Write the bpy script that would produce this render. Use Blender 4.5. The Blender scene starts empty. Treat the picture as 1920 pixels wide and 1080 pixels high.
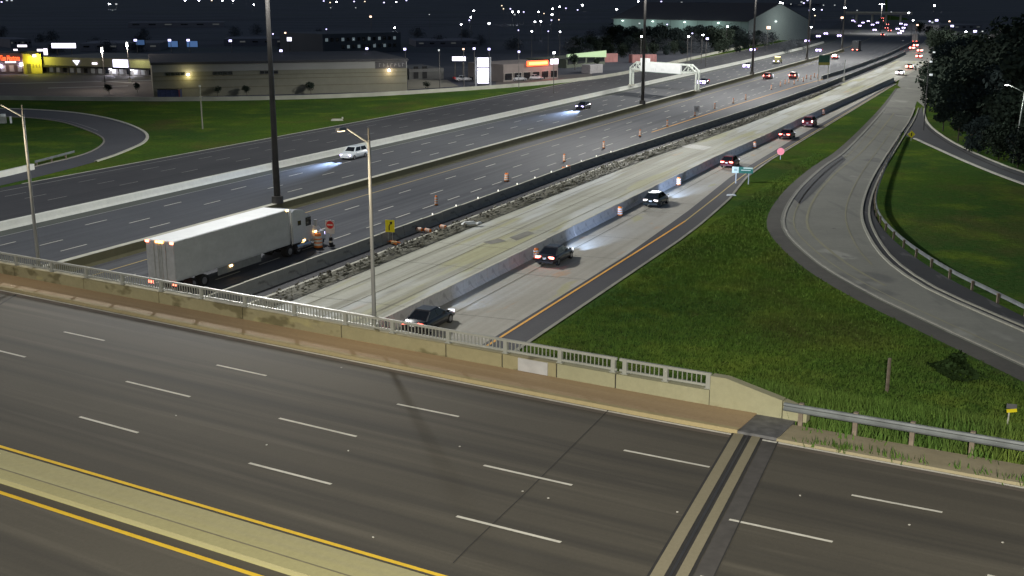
import bpy, math, random
import numpy as np
from mathutils import Vector, Matrix

random.seed(7)
rng = np.random.default_rng(7)
S = bpy.context.scene
COL = S.collection
PI = math.pi

# ------------------------------------------------------------------ camera, sky, exposure
FPX, CX, CY, HORIZON, CAMH = 2150.0, 960.0, 540.0, -10.0, 22.0
TH = math.atan((CY - HORIZON) / FPX)
cd = bpy.data.cameras.new('camera')
cam = bpy.data.objects.new('camera', cd)
COL.objects.link(cam)
cam.location = (0, 0, CAMH)
cam.rotation_euler = (PI / 2 - TH, 0, 0)
cd.sensor_width = 36.0
cd.lens = FPX / 1920.0 * 36.0
cd.clip_start = 0.5
cd.clip_end = 20000
S.camera = cam

W = bpy.data.worlds.new('World')
S.world = W
W.use_nodes = True
nt = W.node_tree
bg = nt.nodes['Background']
sky = nt.nodes.new('ShaderNodeTexSky')
sky.sky_type = 'NISHITA'
sky.sun_disc = False
sky.sun_elevation = math.radians(38)
sky.sun_rotation = math.radians(250)
nt.links.new(sky.outputs[0], bg.inputs[0])
bg.inputs[1].default_value = 0.034          # the moonlit, town-lit night sky
sl = bpy.data.lights.new('moon', 'SUN')
sl.energy = 0.05
sl.angle = math.radians(0.5)
sl.color = (1.0, 0.97, 0.92)
moon = bpy.data.objects.new('moon', sl)
COL.objects.link(moon)
moon.rotation_euler = (math.radians(52), 0, math.radians(-250 + 180))
S.view_settings.view_transform = 'Standard'
S.view_settings.look = 'None'
S.view_settings.gamma = 1.0
S.view_settings.exposure = 0.0
S.view_settings.use_curve_mapping = False
S.cycles.use_denoising = True
S.cycles.sample_clamp_indirect = 2.0
S.cycles.max_bounces = 5
MAST_W = 34000.0
STREET_W = 700.0

# ------------------------------------------------------------------ geometry of the place
def ray(px, py):
    u = (px - CX) / FPX
    v = (CY - py) / FPX
    return np.array([u, math.cos(TH) + v * math.sin(TH), -math.sin(TH) + v * math.cos(TH)])

def gp(px, py, z=0.0):
    d = ray(px, py)
    t = (CAMH - z) / -d[2]
    return np.array([d[0] * t, d[1] * t])

def z_at(Y, py):
    """height of a point at forward distance Y that is seen at row py"""
    v = CY - py
    c, s = math.cos(TH), math.sin(TH)
    return CAMH + Y * (v * c - FPX * s) / (FPX * c + v * s)

A_ = math.radians(24.3)
T = np.array([math.sin(A_), math.cos(A_)])      # along the highway
N = np.array([math.cos(A_), -math.sin(A_)])     # to the right of it
HEAD = PI / 2 - A_                              # rotation of +X onto T

def bend(s):
    if s <= 400: return 0.0
    if s <= 850: return -1.3e-4 * (s - 400) ** 2
    return -1.3e-4 * 450 ** 2 - 2.6e-4 * 450 * (s - 850)

def hp(u, s, z=0.0):
    p = N * (u + bend(s)) + T * s
    return (p[0], p[1], z)

def us(px, py, z=0.0):
    p = gp(px, py, z)
    return float(p @ N), float(p @ T)

def interp(x, pts):
    return float(np.interp(x, [p[0] for p in pts], [p[1] for p in pts]))

B3 = [(0, -52.9), (140, -52.8), (177, -51.0), (230, -48.6), (283, -47.2), (340, -46.8), (420, -46.5), (900, -46.5)]
B4 = [(0, -38.3), (150, -38.3), (177, -37.5), (205, -37.3), (256, -36.0), (318, -34.3), (900, -34.3)]
EDGER = [(0, -28.2), (105, -28.5), (124, -29.6), (140, -31.5), (157, -32.1), (300, -32.4), (900, -32.4)]
b3 = lambda s: interp(s, B3)
b4 = lambda s: interp(s, B4)
edger = lambda s: interp(s, EDGER)

# bridge deck frame: a along the bridge (to the right), b across it (away from the camera)
DE = np.array([.8585, -.5128]); DM = np.array([.5128, .8585]); DP0 = np.array([-20.56, 50.61])
FW = [(-60, 2.0), (-9.9, .7), (.25, .43), (8.8, .19), (16, .03), (22, -.08), (27.6, -.15), (30, -.14), (32.3, -.08), (36.6, -.02), (40.4, .05), (60, .2)]
FL = [(-60, 1.2), (-10, .22), (0, 0), (10, -.19), (19, -.36), (28, -.3), (36, -.12), (38.5, -.02), (60, .3)]
def dl(a, b):
    fw, fl = interp(a, FW), interp(a, FL)
    k = min(1, max(0, b / 3.0))
    f = fl * (1 - k) + fw * k
    if b < -8: f *= max(0.0, 1 - (-8 - b) / 3)
    return f
def deckz(x, y): return 8.0 - .0202 * y
def dp(a, b, z=0.0):
    p = DP0 + DE * a + DM * (b + dl(a, b))
    return (p[0], p[1], deckz(p[0], p[1]) + z)
def ab(px, py, z=0.0):
    """deck coordinates of a pixel seen on the plane z above the deck"""
    d = ray(px, py)
    t = (14.0 - z) / (-d[2] - .0202 * d[1])
    p = np.array([d[0] * t, d[1] * t]) - DP0
    a, b = float(p @ DE), float(p @ DM)
    return a, b - dl(a, b)
DHEAD = math.atan2(DE[1], DE[0])

def smooth(x):
    x = min(1.0, max(0.0, x)); return x * x * (3 - 2 * x)

def terrain(x, y):
    p = np.array([x, y]); r = p - DP0
    a, b = float(r @ DE), float(r @ DM)
    u, s = float(p @ N), float(p @ T)
    k = smooth((u + 27.0) / 8.0)
    if k <= 0: return 0.0
    d = b - 5.7 - interp(a, FW)
    if d < 0:
        return k * (deckz(x, y) - (1.6 if a < 31 else .35))
    h = (deckz(x, y) - .35) * (1 - smooth(d / 22.0))
    return k * max(h, 0)

def proj(x, y, z):
    dz = z - CAMH; c, k = math.cos(TH), math.sin(TH); f = y * c - dz * k
    return CX + FPX * x / f, CY - FPX * (y * k + dz * c) / f

def solve_a(px, b, z):
    lo, hi = -40.0, 60.0
    for _ in range(40):
        m = (lo + hi) / 2
        if proj(*dp(m, b, z))[0] < px: lo = m
        else: hi = m
    return lo

def gt(px, py):
    """ground point (on the terrain) behind a pixel"""
    d = ray(px, py); t = 30.0
    while t < 4000:
        x, y, z = d[0] * t, d[1] * t, CAMH + d[2] * t
        if z <= terrain(x, y): break
        t += .15 if t < 160 else 2
    return np.array([d[0] * t, d[1] * t, terrain(d[0] * t, d[1] * t)])

# ------------------------------------------------------------------ object helpers
def link(o, parent=None):
    COL.objects.link(o)
    if parent: o.parent = parent
    return o

def tag(o, label=None, cat=None, group=None, kind=None):
    if label: o['label'] = label
    if cat: o['category'] = cat
    if group: o['group'] = group
    if kind: o['kind'] = kind
    return o

def thing(name, label, cat, loc, rz=0.0, group=None):
    o = bpy.data.objects.new(name, None)
    o.empty_display_size = .3
    o.location = loc; o.rotation_euler = (0, 0, rz)
    link(o)
    return tag(o, label, cat, group)

def copy_tree(o, parent=None):
    c = o.copy(); link(c)
    if parent: c.parent = parent
    for ch in o.children: copy_tree(ch, c)
    return c

class MB:
    def __init__(s): s.v = []; s.f = []; s.m = []; s.uv = []; s.mi = 0
    def poly(s, pts, uvs=None):
        n = len(s.v); s.v += [tuple(p) for p in pts]; s.f.append(tuple(range(n, n + len(pts)))); s.m.append(s.mi)
        s.uv += list(uvs) if uvs else [(p[0], p[1]) for p in pts]
        return s
    def faces(s, vs, fs):
        n = len(s.v); s.v += [tuple(p) for p in vs]
        for f in fs:
            s.f.append(tuple(i + n for i in f)); s.m.append(s.mi); s.uv += [(vs[i][0], vs[i][2]) for i in f]
        return s
    def box(s, c, d, rz=0.0, top=(1, 1), rx=0.0, ry=0.0):
        x, y, z = d[0] / 2, d[1] / 2, d[2] / 2
        tx, ty = top
        vs = [(-x, -y, -z), (x, -y, -z), (x, y, -z), (-x, y, -z), (-x * tx, -y * ty, z), (x * tx, -y * ty, z), (x * tx, y * ty, z), (-x * tx, y * ty, z)]
        M = Matrix.Rotation(rz, 3, 'Z') @ Matrix.Rotation(ry, 3, 'Y') @ Matrix.Rotation(rx, 3, 'X')
        vs = [tuple(M @ Vector(p) + Vector(c)) for p in vs]
        return s.faces(vs, [(0, 3, 2, 1), (4, 5, 6, 7), (0, 1, 5, 4), (1, 2, 6, 5), (2, 3, 7, 6), (3, 0, 4, 7)])
    def tube(s, p0, p1, r0, r1=None, n=8, cap=True):
        r1 = r0 if r1 is None else r1
        p0, p1 = Vector(p0), Vector(p1); d = (p1 - p0).normalized()
        q = Vector((1, 0, 0)) if abs(d.x) < .9 else Vector((0, 1, 0))
        e1 = d.cross(q).normalized(); e2 = d.cross(e1)
        vs = []
        for p, r in ((p0, r0), (p1, r1)):
            for i in range(n):
                a = 2 * PI * i / n
                vs.append(tuple(p + (e1 * math.cos(a) + e2 * math.sin(a)) * r))
        fs = [(i, (i + 1) % n, n + (i + 1) % n, n + i) for i in range(n)]
        if cap: fs += [tuple(range(n - 1, -1, -1)), tuple(range(n, 2 * n))]
        return s.faces(vs, fs)
    def lathe(s, prof, n=12, c=(0, 0, 0)):
        vs = []; k = len(prof)
        for i in range(n):
            a = 2 * PI * i / n
            for r, z in prof: vs.append((c[0] + r * math.cos(a), c[1] + r * math.sin(a), c[2] + z))
        fs = [(i * k + j, ((i + 1) % n) * k + j, ((i + 1) % n) * k + j + 1, i * k + j + 1) for i in range(n) for j in range(k - 1)]
        fs += [tuple(i * k for i in range(n - 1, -1, -1)), tuple(i * k + k - 1 for i in range(n))]
        return s.faces(vs, fs)
    def loft(s, secs, closed=True, caps=True):
        k = len(secs[0]); vs = [p for q in secs for p in q]; fs = []
        for i in range(len(secs) - 1):
            for j in range(k if closed else k - 1):
                j2 = (j + 1) % k
                fs.append((i * k + j, i * k + j2, (i + 1) * k + j2, (i + 1) * k + j))
        if caps and closed: fs += [tuple(range(k - 1, -1, -1)), tuple((len(secs) - 1) * k + j for j in range(k))]
        return s.faces(vs, fs)
    def mesh(s, name, mats, sm=False):
        me = bpy.data.meshes.new(name)
        me.from_pydata(s.v, [], s.f)
        for m in (mats if isinstance(mats, (list, tuple)) else [mats]): me.materials.append(m)
        me.polygons.foreach_set('material_index', s.m)
        ul = me.uv_layers.new(name='UVMap')
        ul.data.foreach_set('uv', np.array(s.uv, dtype=np.float32).ravel())
        if sm: me.polygons.foreach_set('use_smooth', [True] * len(s.f))
        me.update()
        return me
    def build(s, name, mats, parent=None, sm=False, kind=None):
        o = bpy.data.objects.new(name, s.mesh(name, mats, sm))
        link(o, parent)
        if kind: o['kind'] = kind
        return o

def part(name, me, parent, loc=(0, 0, 0), rot=(0, 0, 0)):
    o = bpy.data.objects.new(name, me); o.location = loc; o.rotation_euler = rot
    return link(o, parent)

# ------------------------------------------------------------------ materials
def nodes(name):
    m = bpy.data.materials.new(name); m.use_nodes = True
    t = m.node_tree; b = t.nodes['Principled BSDF']
    return m, t, b

def plain(name, c, rough=.6, metal=0.0, spec=.4, var=.12, scale=3.0, coat=0.0):
    m, t, b = nodes(name)
    tc = t.nodes.new('ShaderNodeTexCoord'); no = t.nodes.new('ShaderNodeTexNoise')
    no.inputs['Scale'].default_value = scale; no.inputs['Detail'].default_value = 4
    t.links.new(tc.outputs['Object'], no.inputs['Vector'])
    r = t.nodes.new('ShaderNodeValToRGB')
    r.color_ramp.elements[0].position = .3; r.color_ramp.elements[1].position = .7
    r.color_ramp.elements[0].color = (*[max(0, x * (1 - var)) for x in c], 1)
    r.color_ramp.elements[1].color = (*[min(1, x * (1 + var)) for x in c], 1)
    t.links.new(no.outputs['Fac'], r.inputs['Fac']); t.links.new(r.outputs[0], b.inputs['Base Color'])
    b.inputs['Roughness'].default_value = rough; b.inputs['Metallic'].default_value = metal
    b.inputs['Specular IOR Level'].default_value = spec
    if coat: b.inputs['Coat Weight'].default_value = coat; b.inputs['Coat Roughness'].default_value = .08
    return m

def glow(name, c, st, sample=False):
    m, t, b = nodes(name)
    b.inputs['Base Color'].default_value = (*[x * .5 for x in c], 1)
    b.inputs['Emission Color'].default_value = (*c, 1)
    b.inputs['Emission Strength'].default_value = st
    m.cycles.emission_sampling = 'AUTO' if sample else 'NONE'
    return m

def surface(name, cols, streak=0.0, streak_cols=None, coord='UV', sc=(1, 1), blot=.25, fine=8.0, rough=.85, bump=.25, crack=0.0, patch=None, spec=.3):
    """road-like surface: fine grain, broad blotches, streaks along the second UV axis, cracks"""
    m, t, b = nodes(name); L = t.links; nn = t.nodes.new
    tc = nn('ShaderNodeTexCoord'); src = tc.outputs[coord]
    def noise(scx, scy, scale, det=4, rough=.55):
        mp = nn('ShaderNodeMapping'); mp.inputs['Scale'].default_value = (scx, scy, 1)
        L.new(src, mp.inputs['Vector'])
        n = nn('ShaderNodeTexNoise'); n.inputs['Scale'].default_value = scale; n.inputs['Detail'].default_value = det; n.inputs['Roughness'].default_value = rough
        L.new(mp.outputs[0], n.inputs['Vector']); return n.outputs['Fac']
    def mix(fac, a, c2, blend='MIX'):
        x = nn('ShaderNodeMix'); x.data_type = 'RGBA'; x.blend_type = blend
        if isinstance(fac, float): x.inputs[0].default_value = fac
        else: L.new(fac, x.inputs[0])
        for i, v in ((6, a), (7, c2)):
            if isinstance(v, tuple): x.inputs[i].default_value = (*v, 1)
            else: L.new(v, x.inputs[i])
        return x.outputs[2]
    def band(v, lo, hi, amt=1.0):
        r = nn('ShaderNodeMapRange'); r.inputs[1].default_value = lo; r.inputs[2].default_value = hi; r.inputs[4].default_value = amt
        L.new(v, r.inputs[0]); return r.outputs[0]
    c = mix(band(noise(1, 1, .09 , 5), .35, .65), cols[0], cols[1])
    c = mix(band(noise(1, 1, .5, 6, .7), .45, .75, blot), c, cols[2])
    if streak:
        c = mix(band(noise(1.1 * sc[0], .012 * sc[1], 1.0, 3), .45, .68, streak), c, streak_cols[0])
        c = mix(band(noise(.8 * sc[0], .02 * sc[1], 1.7, 4), .55, .75, streak), c, streak_cols[1])
    if patch:
        for (pc, seed, lo, amt, px, py) in patch:
            mp = nn('ShaderNodeMapping'); mp.inputs['Scale'].default_value = (px, py, 1); mp.inputs['Location'].default_value = (seed, seed * 1.7, 0)
            L.new(src, mp.inputs['Vector'])
            n = nn('ShaderNodeTexNoise'); n.inputs['Scale'].default_value = 1.0; n.inputs['Detail'].default_value = 3
            L.new(mp.outputs[0], n.inputs['Vector'])
            c = mix(band(n.outputs['Fac'], lo, lo + .06, amt), c, pc)
    if crack:
        vo = nn('ShaderNodeTexVoronoi'); vo.feature = 'DISTANCE_TO_EDGE'; vo.inputs['Scale'].default_value = crack
        nz = nn('ShaderNodeTexNoise'); nz.inputs['Scale'].default_value = crack * 3
        L.new(src, nz.inputs['Vector'])
        ad = nn('ShaderNodeVectorMath'); ad.operation = 'MULTIPLY_ADD'; ad.inputs[1].default_value = (3, 3, 0)
        L.new(nz.outputs['Color'], ad.inputs[0]); L.new(src, ad.inputs[2]); L.new(ad.outputs[0], vo.inputs['Vector'])
        c = mix(band(vo.outputs['Distance'], .012, .0, .55), c, tuple(x * .45 for x in cols[0]))
    fi = noise(1, 1, fine, 4, .8)
    g = band(fi, .3, .7)
    mul = nn('ShaderNodeMapRange'); mul.inputs[3].default_value = .8; mul.inputs[4].default_value = 1.2; L.new(fi, mul.inputs[0])
    x = nn('ShaderNodeVectorMath'); x.operation = 'SCALE'; L.new(c, x.inputs[0]); L.new(mul.outputs[0], x.inputs['Scale'])
    L.new(x.outputs[0], b.inputs['Base Color'])
    b.inputs['Roughness'].default_value = rough; b.inputs['Specular IOR Level'].default_value = spec
    if bump:
        bu = nn('ShaderNodeBump'); bu.inputs['Strength'].default_value = bump; bu.inputs['Distance'].default_value = .03
        L.new(fi, bu.inputs['Height']); L.new(bu.outputs[0], b.inputs['Normal'])
    return m

def grass_mat(name, cols, fine=2.0):
    m, t, b = nodes(name); L = t.links; nn = t.nodes.new
    tc = nn('ShaderNodeTexCoord')
    def noise(s, det=5, rg=.6, st=(1, 1, 1)):
        mp = nn('ShaderNodeMapping'); mp.inputs['Scale'].default_value = st; L.new(tc.outputs['Object'], mp.inputs['Vector'])
        n = nn('ShaderNodeTexNoise'); n.inputs['Scale'].default_value = s; n.inputs['Detail'].default_value = det; n.inputs['Roughness'].default_value = rg
        L.new(mp.outputs[0], n.inputs['Vector']); return n.outputs['Fac']
    def mix(f, a, c, lo, hi):
        r = nn('ShaderNodeMapRange'); r.inputs[1].default_value = lo; r.inputs[2].default_value = hi; L.new(f, r.inputs[0])
        x = nn('ShaderNodeMix'); x.data_type = 'RGBA'; L.new(r.outputs[0], x.inputs[0])
        for i, v in ((6, a), (7, c)):
            if isinstance(v, tuple): x.inputs[i].default_value = (*v, 1)
            else: L.new(v, x.inputs[i])
        return x.outputs[2]
    c = mix(noise(.035), cols[0], cols[1], .40, .58)
    c = mix(noise(.13, 6), c, cols[2], .5, .68)
    c = mix(noise(.07, 7, .65, (1, .6, 1)), c, cols[3], .52, .72)
    c = mix(noise(.9, 6, .7), c, cols[3], .5, .85)
    f = noise(fine, 6, .8)
    r = nn('ShaderNodeMapRange'); r.inputs[1].default_value = .25; r.inputs[2].default_value = .75; r.inputs[3].default_value = .55; r.inputs[4].default_value = 1.4; L.new(f, r.inputs[0])
    x = nn('ShaderNodeVectorMath'); x.operation = 'SCALE'; L.new(c, x.inputs[0]); L.new(r.outputs[0], x.inputs['Scale'])
    L.new(x.outputs[0], b.inputs['Base Color']); b.inputs['Roughness'].default_value = 1.0; b.inputs['Specular IOR Level'].default_value = .0
    bu = nn('ShaderNodeBump'); bu.inputs['Strength'].default_value = .7; bu.inputs['Distance'].default_value = .25
    L.new(f, bu.inputs['Height']); L.new(bu.outputs[0], b.inputs['Normal'])
    return m

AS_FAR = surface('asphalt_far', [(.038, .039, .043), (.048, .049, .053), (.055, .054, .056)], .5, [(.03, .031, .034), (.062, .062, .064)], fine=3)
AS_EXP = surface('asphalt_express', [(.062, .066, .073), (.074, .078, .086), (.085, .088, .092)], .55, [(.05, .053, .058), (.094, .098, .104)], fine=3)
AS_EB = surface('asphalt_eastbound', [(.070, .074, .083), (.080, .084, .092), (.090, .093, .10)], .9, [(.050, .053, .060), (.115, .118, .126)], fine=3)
AS_SH = surface('asphalt_shoulder', [(.05, .05, .055), (.06, .059, .063), (.07, .069, .07)], .3, [(.042, .042, .045), (.075, .073, .07)], fine=4)
AS_GREEN = surface('asphalt_left_shoulder', [(.062, .07, .062), (.074, .082, .072), (.09, .094, .084)], .4, [(.055, .06, .055), (.09, .095, .085)], fine=3)
CONC_WZ = surface('worn_concrete', [(.37, .37, .30), (.43, .43, .35), (.48, .48, .42)], .7, [(.22, .215, .165), (.40, .395, .35)], fine=3, crack=.0,
                  patch=[((.36, .345, .15), 3.1, .55, .55, .35, .035), ((.46, .29, .16), 9.7, .66, .5, .45, .09), ((.17, .17, .14), 17.0, .69, .55, .5, .14), ((.50, .52, .50), 25.0, .54, .7, .22, .035), ((.24, .235, .18), 31.0, .55, .6, .5, .02)])
CONC_LANE = surface('lane_concrete', [(.30, .285, .24), (.35, .335, .285), (.40, .39, .35)], .6, [(.25, .235, .19), (.42, .41, .37)], fine=3,
                    patch=[((.34, .33, .15), 5.5, .64, .55, .45, .10), ((.44, .26, .14), 13.3, .66, .6, .5, .14), ((.17, .165, .14), 21.0, .69, .6, .6, .2)])
CONC_RAMP = surface('ramp_concrete', [(.155, .155, .13), (.185, .185, .155), (.22, .22, .19)], .3, [(.125, .125, .11), (.23, .23, .20)], coord='Object', fine=2.5, sc=(.3, 20),
                    patch=[((.09, .09, .085), 2.2, .62, .7, .16, .10), ((.30, .30, .26), 8.1, .63, .6, .2, .12), ((.12, .12, .105), 15.0, .58, .6, .5, .06), ((.07, .07, .068), 27.0, .70, .7, .5, .5)])
AS_RAMP = surface('ramp_asphalt', [(.05, .052, .055), (.06, .062, .064), (.068, .069, .07)], 0, coord='Object', fine=2.5)
AS_DECK = surface('deck_asphalt', [(.062, .056, .043), (.073, .066, .051), (.086, .078, .061)], 1.0, [(.040, .037, .031), (.100, .090, .070)], fine=9, sc=(.8, 1), patch=[((.045, .042, .036), 3.3, .66, .45, .9, .10), ((.105, .095, .076), 11.0, .68, .4, .7, .07), ((.05, .046, .038), 19.0, .70, .5, .35, .35)])
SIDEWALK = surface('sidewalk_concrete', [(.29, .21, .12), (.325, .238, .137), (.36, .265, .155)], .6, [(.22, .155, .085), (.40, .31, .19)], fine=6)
GUTTER = surface('gutter_concrete', [(.10, .085, .07), (.125, .105, .085), (.15, .13, .10)], .5, [(.08, .07, .06), (.17, .15, .12)], fine=6)
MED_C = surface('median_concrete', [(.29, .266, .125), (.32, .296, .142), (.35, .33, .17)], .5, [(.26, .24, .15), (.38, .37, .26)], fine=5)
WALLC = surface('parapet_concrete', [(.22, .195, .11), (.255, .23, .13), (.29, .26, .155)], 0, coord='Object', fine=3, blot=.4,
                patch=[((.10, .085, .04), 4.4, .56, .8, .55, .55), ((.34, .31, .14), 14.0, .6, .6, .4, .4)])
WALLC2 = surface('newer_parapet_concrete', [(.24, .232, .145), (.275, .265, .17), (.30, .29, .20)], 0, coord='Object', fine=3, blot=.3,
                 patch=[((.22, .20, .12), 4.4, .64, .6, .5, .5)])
BAR_PALE = surface('barrier_pale_concrete', [(.50, .51, .46), (.55, .56, .51), (.6, .6, .55)], 0, coord='Object', fine=1.5, blot=.3)
BAR_SHADE = surface('barrier_shaded_dirty_concrete', [(.16, .15, .085), (.19, .18, .10), (.23, .215, .13)], 0, coord='Object', fine=1.5, blot=.4)  # dirt plus the shade on the near face, put into a dark olive
BAR_CAP = plain('barrier_cap_concrete', (.45, .44, .36), .8, var=.15, scale=.8)
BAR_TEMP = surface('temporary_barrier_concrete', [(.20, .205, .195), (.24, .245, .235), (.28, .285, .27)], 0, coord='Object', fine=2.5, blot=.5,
                   patch=[((.07, .07, .07), 6.0, .6, .6, .6, .9)])  # darker than its cap: face turned from the masts, put into the colour
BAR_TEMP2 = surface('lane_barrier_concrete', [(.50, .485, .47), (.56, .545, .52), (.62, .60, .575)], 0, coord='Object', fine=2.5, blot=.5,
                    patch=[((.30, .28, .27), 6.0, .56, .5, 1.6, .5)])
RUBBLE = surface('broken_ground', [(.10, .096, .068), (.14, .135, .10), (.22, .215, .175)], 0, coord='Object', fine=1.2, blot=.8, bump=.8,
                 patch=[((.05, .048, .036), 6.0, .56, .8, .5, .5)])
DIRT = surface('verge_dirt', [(.22, .19, .12), (.27, .235, .15), (.31, .275, .19)], .5, [(.15, .13, .08), (.33, .30, .2)], fine=3, blot=.6, bump=.6)
DIRT_DK = surface('dark_verge_earth', [(.06, .058, .05), (.08, .076, .064), (.10, .094, .078)], 0, coord='Object', fine=2, blot=.5)
LOT = surface('parking_asphalt', [(.07, .062, .058), (.085, .075, .068), (.10, .09, .08)], 0, coord='Object', fine=1, blot=.4)
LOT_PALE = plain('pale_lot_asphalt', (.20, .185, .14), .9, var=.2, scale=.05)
GRASS = grass_mat('grass_sheet', [(.064, .116, .020), (.042, .086, .022), (.104, .152, .022), (.084, .084, .030)])
BLADE = grass_mat('grass_blade', [(.112, .190, .034), (.072, .136, .030), (.165, .222, .042), (.084, .106, .030)], 1.0)
PAINT_W = surface('white_road_paint', [(.50, .485, .42), (.58, .565, .50), (.30, .29, .25)], 0, fine=6, blot=.8, bump=.05)
PAINT_WD = surface('worn_white_paint', [(.27, .27, .26), (.33, .33, .31), (.17, .17, .17)], 0, fine=3, blot=.6, bump=.05)
PAINT_Y = surface('yellow_road_paint', [(.62, .40, .02), (.68, .45, .03), (.52, .32, .02)], 0, fine=6, blot=.5, bump=.05)
PAINT_YD = surface('worn_yellow_paint', [(.40, .31, .12), (.46, .36, .15), (.32, .25, .1)], 0, fine=3, blot=.5, bump=.05)
PAINT_O = surface('orange_yellow_paint', [(.66, .34, .06), (.72, .38, .08), (.5, .27, .06)], 0, fine=3, blot=.5, bump=.05)
JOINT = plain('joint_seal', (.02, .019, .018), .9)
STEEL = plain('galvanised_steel', (.42, .43, .40), .45, .5, var=.2, scale=2)
STEEL_L = plain('lamp_pole_steel', (.27, .275, .27), .6, .1, var=.12, scale=1)
STEEL_P = plain('pale_painted_steel', (.27, .275, .245), .5, .1, var=.12, scale=1)
STEEL_DK = plain('dark_weathering_steel', (.10, .095, .09), .6, .3, var=.25, scale=.6)
GUARD = plain('guardrail_steel', (.16, .175, .18), .55, .35, var=.25, scale=1.2)
WOOD = plain('weathered_wood', (.16, .13, .10), .9, var=.3)
BLACK = plain('black_rubber', (.012, .012, .013), .8)
DARKGLASS = plain('dark_glass', (.010, .012, .014), .08, spec=.6, var=0)
ORANGE = plain('safety_orange', (.75, .20, .03), .6)
REFL_W = plain('reflective_white', (.62, .60, .54), .4, var=.05)
LINEN = plain('white_sheet', (.7, .72, .7), .8)
SIGN_Y = plain('sign_yellow', (.85, .72, .02), .4, var=.03)
SIGN_G = plain('sign_green', (.008, .14, .10), .4, var=.08)
SIGN_GP = plain('sign_pale_panel', (.55, .68, .62), .4, var=.06)
SIGN_R = plain('sign_red', (.55, .025, .03), .4, var=.05)
SIGN_B = plain('sign_blue', (.03, .04, .15), .5, var=.1)
VMSW = plain('white_enamel', (.82, .84, .83), .45, var=.05, scale=1)
CHROME = plain('chrome', (.6, .6, .6), .15, 1.0, var=.02)
LEAF_F = plain('far_dark_leaves', (.072, .08, .09), .95, var=.3, scale=.2, spec=0)
LEAF = plain('dark_leaves', (.030, .040, .030), .95, var=.35, scale=.4, spec=0)
LEAF2 = plain('bluish_leaves', (.025, .034, .033), .95, var=.35, scale=.4, spec=0)
BARK = plain('bark', (.05, .04, .03), .9)
G_LAMP = glow('lamp_white', (.92, .94, 1.0), 45)
G_FILLW = glow('warehouse_fill_lamp', (.8, .95, .9), 4)  # lens of the lamps added at the warehouse
G_BLUE = glow('lamp_blue_white', (.62, .58, 1.0), 3.5)
G_WARM = glow('lamp_orange', (1.0, .62, .42), 4)
G_HEAD = glow('headlight_glow', (.62, .52, 1.0), 7)
G_TAIL = glow('taillight_glow', (1.0, .10, .06), 9)
G_TAILW = glow('bright_taillight_glow', (1.0, .16, .12), 14)
G_AMBER = glow('amber_marker_glow', (1.0, .62, .22), 10)
G_REDM = glow('red_marker_glow', (1.0, .22, .12), 10)
G_SIGNW = glow('sign_white_light', (.80, .78, 1.0), 2.6)
G_SIGNP = glow('sign_pale_light', (.92, .86, 1.0), 2.2)
G_SIGNR = glow('sign_red_light', (1.0, .12, .03), 3.2)
G_SIGNG = glow('sign_green_light', (.45, .62, .35), .55)
G_WIN = glow('lit_window', (.55, .68, .72), .16)
G_DIM = glow('dim_window', (.6, .6, .55), .06)

# ------------------------------------------------------------------ ground sheet and sky-wide setting
def build_ground():
    xs = np.concatenate([-np.geomspace(8000, 62, 34), np.arange(-60, 82, 2.0), np.geomspace(84, 9000, 34)])
    ys = np.concatenate([np.array([-400, -200, -120, -80, -60]), np.arange(-50, 132, 2.0), np.geomspace(134, 14000, 50)])
    v = []; f = []
    for y in ys:
        for x in xs: v.append((x, y, terrain(x, y) if -60 <= x <= 84 and -60 <= y <= 134 else 0.0))
    nx = len(xs)
    for j in range(len(ys) - 1):
        for i in range(nx - 1): f.append((j * nx + i, j * nx + i + 1, (j + 1) * nx + i + 1, (j + 1) * nx + i))
    mb = MB(); mb.faces(v, f)
    return mb.build('ground', GRASS, sm=True, kind='structure')
build_ground()

def hw_strip(name, uL, uR, s0, s1, z, mat, step=8.0):
    fl = uL if callable(uL) else (lambda s: uL)
    fr = uR if callable(uR) else (lambda s: uR)
    n = max(1, int((s1 - s0) / step)); ss = np.linspace(s0, s1, n + 1); mb = MB()
    for a, b in zip(ss[:-1], ss[1:]):
        mb.poly([hp(fl(a), a, z), hp(fr(a), a, z), hp(fr(b), b, z), hp(fl(b), b, z)], [(fl(a), a), (fr(a), a), (fr(b), b), (fl(b), b)])
    return mb.build(name, mat, kind='structure')

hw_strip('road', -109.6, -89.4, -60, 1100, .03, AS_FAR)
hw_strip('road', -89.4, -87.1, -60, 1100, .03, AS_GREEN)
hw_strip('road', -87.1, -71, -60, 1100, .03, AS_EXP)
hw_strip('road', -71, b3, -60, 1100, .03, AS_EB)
hw_strip('road', b3, lambda s: b3(s) + 1.9, -60, 700, .03, AS_SH)
hw_strip('road', lambda s: b3(s) + 1.9, b4, -60, 420, .03, CONC_WZ)
cedge = lambda s: interp(s, [(0, -31.0), (92, -31.0), (115, -31.9), (140, -33.5), (184, -33.9), (300, -33.5)])
hw_strip('road', b4, cedge, -60, 420, .03, CONC_LANE)
hw_strip('road_shoulder', cedge, edger, -60, 310, .03, AS_SH)
hw_strip('road', b3, -30.8, 420, 1100, .034, surface('far_concrete', [(.2, .2, .18), (.24, .24, .215), (.27, .27, .24)], .4, [(.17, .17, .15), (.29, .29, .26)], fine=1))

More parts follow.
